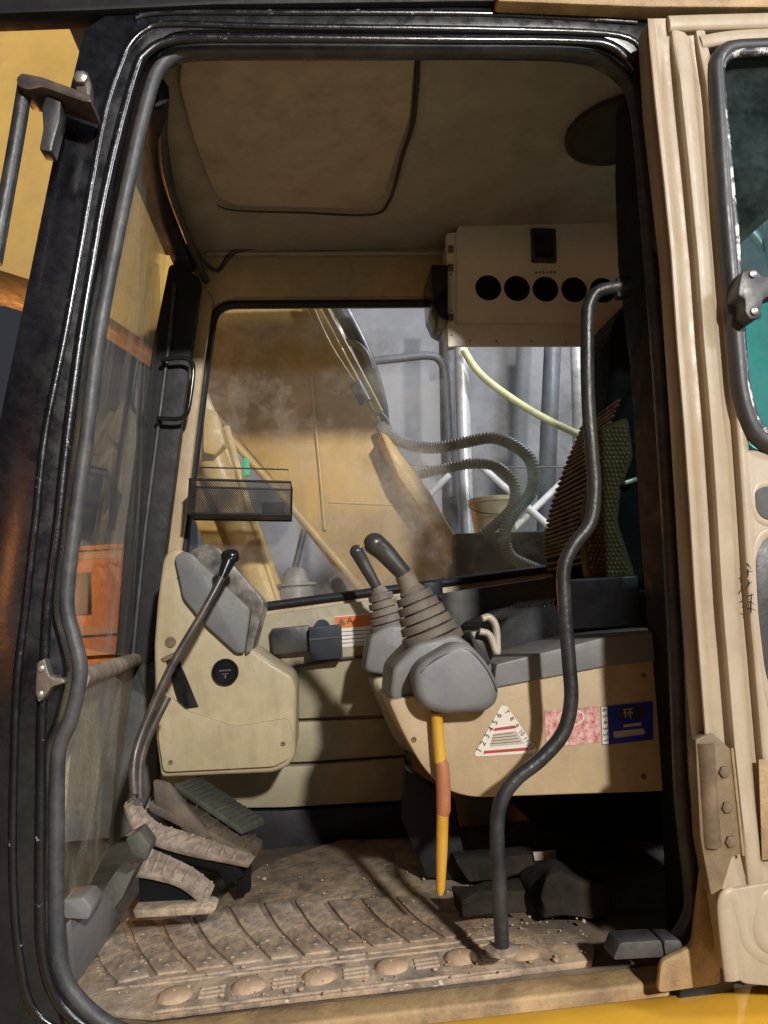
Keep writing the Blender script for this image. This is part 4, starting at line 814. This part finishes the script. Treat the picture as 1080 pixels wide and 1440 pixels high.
# stuff under the console
bt = slab('tool_bag', rnd([(752, 1260), (770, 1238), (830, 1236), (866, 1250), (872, 1282), (830, 1292), (760, 1292)], 8), 0.24, 0.36, 'shaded_brown', None, bevel=0.02, seg=3, base=True)
props(bt, 'lumpy dark brown bag lying on the floor under the control console', 'bag')
bt2 = slab('floor_bracket', rnd([(644, 1262), (742, 1248), (746, 1284), (646, 1290)], 3), 0.24, 0.30, 'shaded_brown', None, bevel=0.006, base=True)
props(bt2, 'low dark steel bracket on the floor behind the grab rail foot', 'bracket')
bt3 = slab('seat_rail', rnd([(640, 1210), (800, 1198), (806, 1226), (660, 1240)], 3), 0.44, 0.50, 'shaded_brown', None, bevel=0.006, base=True)
props(bt3, 'dark grey seat slide rail with a pale tag below the seat', 'rail')
slab('tag', [(750, 1199), (782, 1196), (783, 1208), (752, 1211)], 0.432, 0.4395, 'ivory', bt3, bevel=0.001)

lump(bt, 0.022, 16); lump(bt2, 0.012, 22)
# ================================================================== BOOM AND HOSES OUTSIDE
bY = 1.36
bo = thing('excavator_boom', PY(600, 830, bY + 0.2), 'broad dusty yellow excavator boom rising past the side window', 'boom')
BO = [(668, 830), (560, 880), (515, 842), (405, 700), (300, 575), (200, 478), (100, 412), (-60, 362), (-400, 330), (-400, -300), (60, -200), (200, 0), (330, 220), (432, 395), (540, 600)]
slab('boom_side', BO, bY, bY + 0.42, 'boom_yellow', bo, bevel=0.008)
slab('edge_flange', [(534, 606), (545, 612), (604, 690), (650, 770), (668, 812), (650, 822), (610, 740), (560, 670)], bY - 0.15, bY - 0.002, 'flange_yellow', bo, bevel=0.008)
slab('rib_plate', [(555, 640), (566, 650), (650, 812), (632, 822)], bY - 0.03, bY - 0.002, 'boom_yellow', bo, bevel=0.006)
bar('grease_pipe', smoothline(L([(432, 420), (462, 485), (500, 545), (530, 590)], bY - 0.05), 4), 0.011, 'tube_yellow', bo, 10, smooth=80)
bar('grease_pipe', smoothline(L([(450, 420), (482, 480), (505, 522), (535, 580)], bY - 0.06), 4), 0.011, 'tube_yellow', bo, 10, smooth=80)
bar('lower_edge_rail', L([(300, 590), (405, 706), (520, 842)], bY - 0.03), 0.014, 'tube_yellow', bo, 10, smooth=80)
bar('thin_line', smoothline(L([(438, 530), (443, 590), (450, 660), (457, 745)], bY - 0.012), 4), 0.006, 'tube_yellow', bo, 8, smooth=80)
bm = bmesh.new(); lathe(bm, PY(439, 592, bY - 0.004), (0, -1, 0), [(0, 0.026), (0.01, 0.022), (0.02, 0.010)], 16); emit('line_clamp', bm, 'tube_yellow', bo)
bar('weld_line', L([(462, 706), (600, 712)], bY), 0.005, 'tube_yellow', bo, 8, smooth=80)
bar('pipe_coupling', L([(500, 540), (514, 566)], bY - 0.07), 0.022, 'black_hose', bo, 12, smooth=60)
cy = thing('boom_cylinder', PY(385, 850, 1.14), 'pale yellow hydraulic boom cylinder leaning behind the monitor console', 'cylinder')
bar('cylinder_tube', L([(270, 560), (330, 715), (392, 880)], 1.14), 0.052, 'tube_yellow', cy, 24, smooth=80)
bar('cylinder_pipe', L([(318, 600), (350, 715), (398, 868)], 1.10), 0.011, 'tube_yellow', cy, 10, smooth=80)
slab('cylinder_head', rnd([(286, 572), (304, 578), (316, 624), (302, 640), (286, 636)], 3), 1.05, 1.16, 'tube_yellow', cy, bevel=0.006)
slab('cylinder_clevis', rnd([(262, 640), (330, 640), (352, 720), (378, 800), (300, 800), (262, 700)], 8), 1.19, 1.24, 'boom_yellow', cy, bevel=0.006)
gs = slab('green_tag', [(341, 645), (350, 643), (351, 668), (343, 670)], 1.06, 1.075, 'green', None, bevel=0.001)
props(gs, 'small bright green tag beside the yellow boom cylinder', 'tag')
# cab-side ledge, pot and rod outside the window
lg = slab('side_ledge', [(640, 750), (920, 742), (920, 845), (640, 850)], 1.16, 1.30, 'deck_dark', None, bevel=0.006, base=True); props(lg, 'dark grey steel ledge outside the side window under the ribbed hoses', 'ledge')
pv = thing('swivel_fitting', PY(415, 840, 1.15), 'grey fitting with an upright rod outside the side window', 'fitting')
bm = bmesh.new(); lathe(bm, PY(418, 850, 1.12), (0, 0, 1), [(0, 0.052), (0.05, 0.052), (0.055, 0.062), (0.062, 0.062), (0.066, 0.040), (0.10, 0.032), (0.11, 0.02)], 24); emit('fitting_body', bm, 'hose', pv)
bar('rod', L([(412, 810), (428, 745)], 1.12), 0.010, 'black_hose', pv, 10, smooth=80)
def ribbed(name, pts, r, label, m='hose', pitch=0.0105):
    P = smoothline(pts, 40); S_ = [0]
    for a, b in zip(P[:-1], P[1:]): S_.append(S_[-1] + (b - a).length)
    n = int(S_[-1] / pitch * 4); Q = []; j = 0
    for i in range(n + 1):
        s = S_[-1] * i / n
        while j < len(S_) - 2 and S_[j + 1] < s: j += 1
        f = (s - S_[j]) / max(1e-9, S_[j + 1] - S_[j]); Q.append(P[j].lerp(P[j + 1], f))
    bm = bmesh.new(); tube(bm, Q, [r * (1.0 if (i % 4) < 2 else 0.86) for i in range(n + 1)], 14)
    return props(emit(name, bm, m, None, smooth=30, base=True), label, 'hose', 'ribbed hoses outside the side window')
ribbed('ribbed_hose', [PY(a, b, y) for a, b, y in ((536, 600, 1.30), (548, 612, 1.27), (575, 625, 1.24), (610, 630, 1.24), (650, 623, 1.22), (690, 616, 1.20), (722, 626, 1.17), (747, 650, 1.14), (748, 690, 1.13), (722, 722, 1.12), (710, 750, 1.12), (716, 780, 1.12), (742, 796, 1.13), (790, 812, 1.17))], 0.0205, 'thick grey ribbed hose looping over the wider bend to the ledge')
ribbed('ribbed_hose', [PY(a, b, y) for a, b, y in ((540, 652, 1.34), (560, 664, 1.28), (585, 667, 1.26), (620, 660, 1.25), (665, 652, 1.23), (700, 657, 1.21), (722, 680, 1.19), (722, 710, 1.18), (700, 735, 1.18), (672, 757, 1.19), (655, 778, 1.20), (650, 800, 1.23))], 0.0185, 'thinner grey ribbed hose curling back inside the wider hose loop')
bh = bar('black_hose', smoothline(L([(470, 418), (498, 470), (520, 520), (535, 580), (532, 610)], 1.44), 6), 0.030, 'black_hose', None, 14, smooth=80, base=True); props(bh, 'thick dark hydraulic hose running down along the boom edge', 'hose')
hb = bar('small_hose', smoothline(L([(478, 484), (496, 482), (512, 495), (522, 520)], 1.42), 6), 0.014, 'hose', None, 10, smooth=80, base=True); props(hb, 'small bent grey hose behind the yellow grease pipes', 'hose')
lh = bar('thin_wire', smoothline(L([(528, 572), (545, 590), (556, 620), (566, 650), (640, 657), (800, 657)], 1.33), 6), 0.0028, 'ivory', None, 6, smooth=80, base=True); props(lh, 'thin pale wire running across behind the ribbed hoses', 'wire')

# ================================================================== BACKGROUND
gd = bmesh.new(); box(gd, (0, 20, -1.15), (160, 160, 0.1)); props(emit('ground', gd, 'ground', None), kind='structure')
wb = bmesh.new(); box(wb, (2.75, 4.9, 1.6), (7.3, 0.25, 5.6)); cw = emit('concrete_wall', wb, 'concrete', None, base=True); props(cw, 'floodlit grey concrete wall behind the machine', 'wall')
def post(name, a, b, Y, r, m, label, cat, group=None):
    p, q = PY(*a, Y), PY(*b, Y); t = props(bar(name, [Vector((q.x + (q.x - p.x) * 0.0, Y, -1.09)) if q.z < 0 else q, p], r, m, None, 16, smooth=80, base=True), label, cat, group); return t
def strut(name, pts, Y, r, m, label, cat, sm=1, group=None):
    P = L(pts, Y); P = smoothline(P, 6) if sm > 1 else P
    return props(bar(name, P, r, m, None, 14, smooth=80, base=True), label, cat, group)
strut('steel_pole', [(645, 380), (652, 600), (662, 880)], 3.2, 0.042, 'galv', 'bright galvanised pole standing where the pale hose starts', 'pole')
strut('steel_pole', [(808, 380), (814, 600), (822, 880)], 3.2, 0.040, 'galv', 'bright galvanised pole standing beside the seat back', 'pole')
strut('steel_pole', [(476, 380), (478, 500), (484, 700)], 3.2, 0.032, 'galv', 'short stretch of galvanised pole between the yellow pipes and black hose', 'pole')
strut('grey_post', [(628, 380), (632, 600), (640, 900)], 3.6, 0.060, 'grey_pipe', 'dark grey post standing just behind the bright pole', 'post')
strut('grey_post', [(782, 380), (772, 600), (762, 900)], 3.9, 0.060, 'grey_pipe', 'slender dark grey post leaning against the concrete wall', 'post')
strut('bent_pipe', [(520, 508), (560, 504), (600, 500), (618, 506), (626, 530), (630, 600), (634, 700)], 3.3, 0.026, 'grey_pipe', 'dark grey pipe bent over at its top like an arch', 'pipe', 2)
strut('pale_hose', [(652, 492), (672, 522), (705, 550), (760, 585), (830, 618), (870, 632)], 3.1, 0.022, 'lime_hose', 'pale lime hose slung diagonally from the bright pole', 'hose', 2)
bi = 0
for a, b, lab in (((560, 740), (632, 668), 'white scaffold brace rising towards the bright pole by the boom edge'), ((596, 700), (624, 756), 'short white scaffold brace below the boom edge flange'), ((672, 652), (772, 740), 'white scaffold brace sloping down behind the ribbed hoses'), ((690, 775), (830, 640), 'white scaffold brace sloping up towards the seat back')):
    strut('scaffold_brace', [a, b], 3.0 + 0.03 * bi, 0.020, 'white_bar', lab, 'brace'); bi += 1
pa = thing('plastic_pail', PY(700, 760, 2.4), 'cream plastic pail standing behind the ribbed hoses', 'pail')
o = PY(700, 792, 2.4); bm = bmesh.new(); lathe(bm, o, (0, 0, 1), [(0, 0.085), (0.285, 0.108), (0.290, 0.116), (0.31, 0.116), (0.312, 0.106), (0.29, 0.100), (0.03, 0.08)], 32); emit('pail_body', bm, 'pail', pa)
bm = bmesh.new(); tube(bm, smoothline([o + Vector((math.cos(t) * 0.118, -0.118 * abs(math.sin(t)) - 0.004, 0.28 - 0.06 * math.sin(t))) for t in [math.pi * k / 8 for k in range(9)]], 3), 0.003, 6); emit('pail_handle', bm, 'lever_steel', pa, smooth=80)
sb = slab('work_bench', [(560, 792), (900, 786), (900, 830), (560, 838)], 2.25, 2.75, 'deck_dark', None, bevel=0.01, base=True); props(sb, 'low dark bench top under the cream pail', 'bench')
# netting and pipes seen through the door window
tn = bmesh.new(); n = 40; rows = []
for i in range(n + 1):
    x = 1.45 + 2.2 * i / n; y = 2.1 + 0.05 * math.sin(i * 0.9) + 0.03 * math.sin(i * 2.3)
    zt = 2.02 + 0.08 * math.sin(i * 0.35)
    rows.append([(x, y, -1.0), (x, y + 0.03 * math.sin(i * 1.7), 0.3), (x, y, zt)])
V = [[tn.verts.new(p) for p in r] for r in rows]; V2 = [[tn.verts.new(Vector(p) + Vector((0, 0.012, 0))) for p in r] for r in rows]
for i in range(n):
    for j in range(2):
        tn.faces.new((V[i][j], V[i + 1][j], V[i + 1][j + 1], V[i][j + 1])); tn.faces.new((V2[i][j + 1], V2[i + 1][j + 1], V2[i + 1][j], V2[i][j]))
    for j, W in ((0, 0), (2, 2)): tn.faces.new((V[i][W], V2[i][W], V2[i + 1][W], V[i + 1][W]))
for i in (0, n):
    for j in range(2): tn.faces.new((V[i][j], V[i][j + 1], V2[i][j + 1], V2[i][j]))
props(emit('safety_netting', tn, 'teal', None, smooth=60, base=True), 'teal safety netting hanging behind the cab seen through the door window', 'netting')
for a, b, lab in (((1065, 120), (1090, 420), 'thin upright scaffold tube seen through the door window'), ((1015, 290), (1070, 232), 'thin scaffold tube rising to the joint seen through the door window'), ((1065, 225), (1120, 270), 'thin scaffold tube falling from the joint seen through the door window')):
    strut('scaffold_tube', [a, b], 1.9, 0.022, 'galv', lab, 'tube')
strut('curved_tube', [(1025, 305), (1050, 320), (1075, 350), (1100, 400)], 1.95, 0.022, 'galv', 'curved pale tube against the teal netting', 'tube', 2)
# sodium-lit building beyond the windscreen
bw = thing('brick_building', (-4.9, 9.6, -1.1), 'low building lit orange by street light beyond the windscreen', 'building')
bm = bmesh.new(); box(bm, (-4.6, 9.6, 0.33), (5.2, 0.4, 2.86)); emit('wall', bm, 'brick_wall', bw)
for k in range(4):
    bm = bmesh.new(); box(bm, (-6.1 + 0.95 * k, 9.38, 1.12), (0.40, 0.05, 0.55)); emit('window', bm, 'dark_plastic', bw)
for z in (0.35, 0.62, 1.62): bm = bmesh.new(); box(bm, (-4.6, 9.36, z), (5.2, 0.07, 0.10)); emit('ledge', bm, 'concrete', bw)
kb = bmesh.new(); box(kb, (-2.6, 5.6, -0.4), (3.4, 0.3, 1.3)); props(emit('low_wall', kb, 'white_bar', None, base=True), 'low pale wall in front of the orange lit building', 'wall')
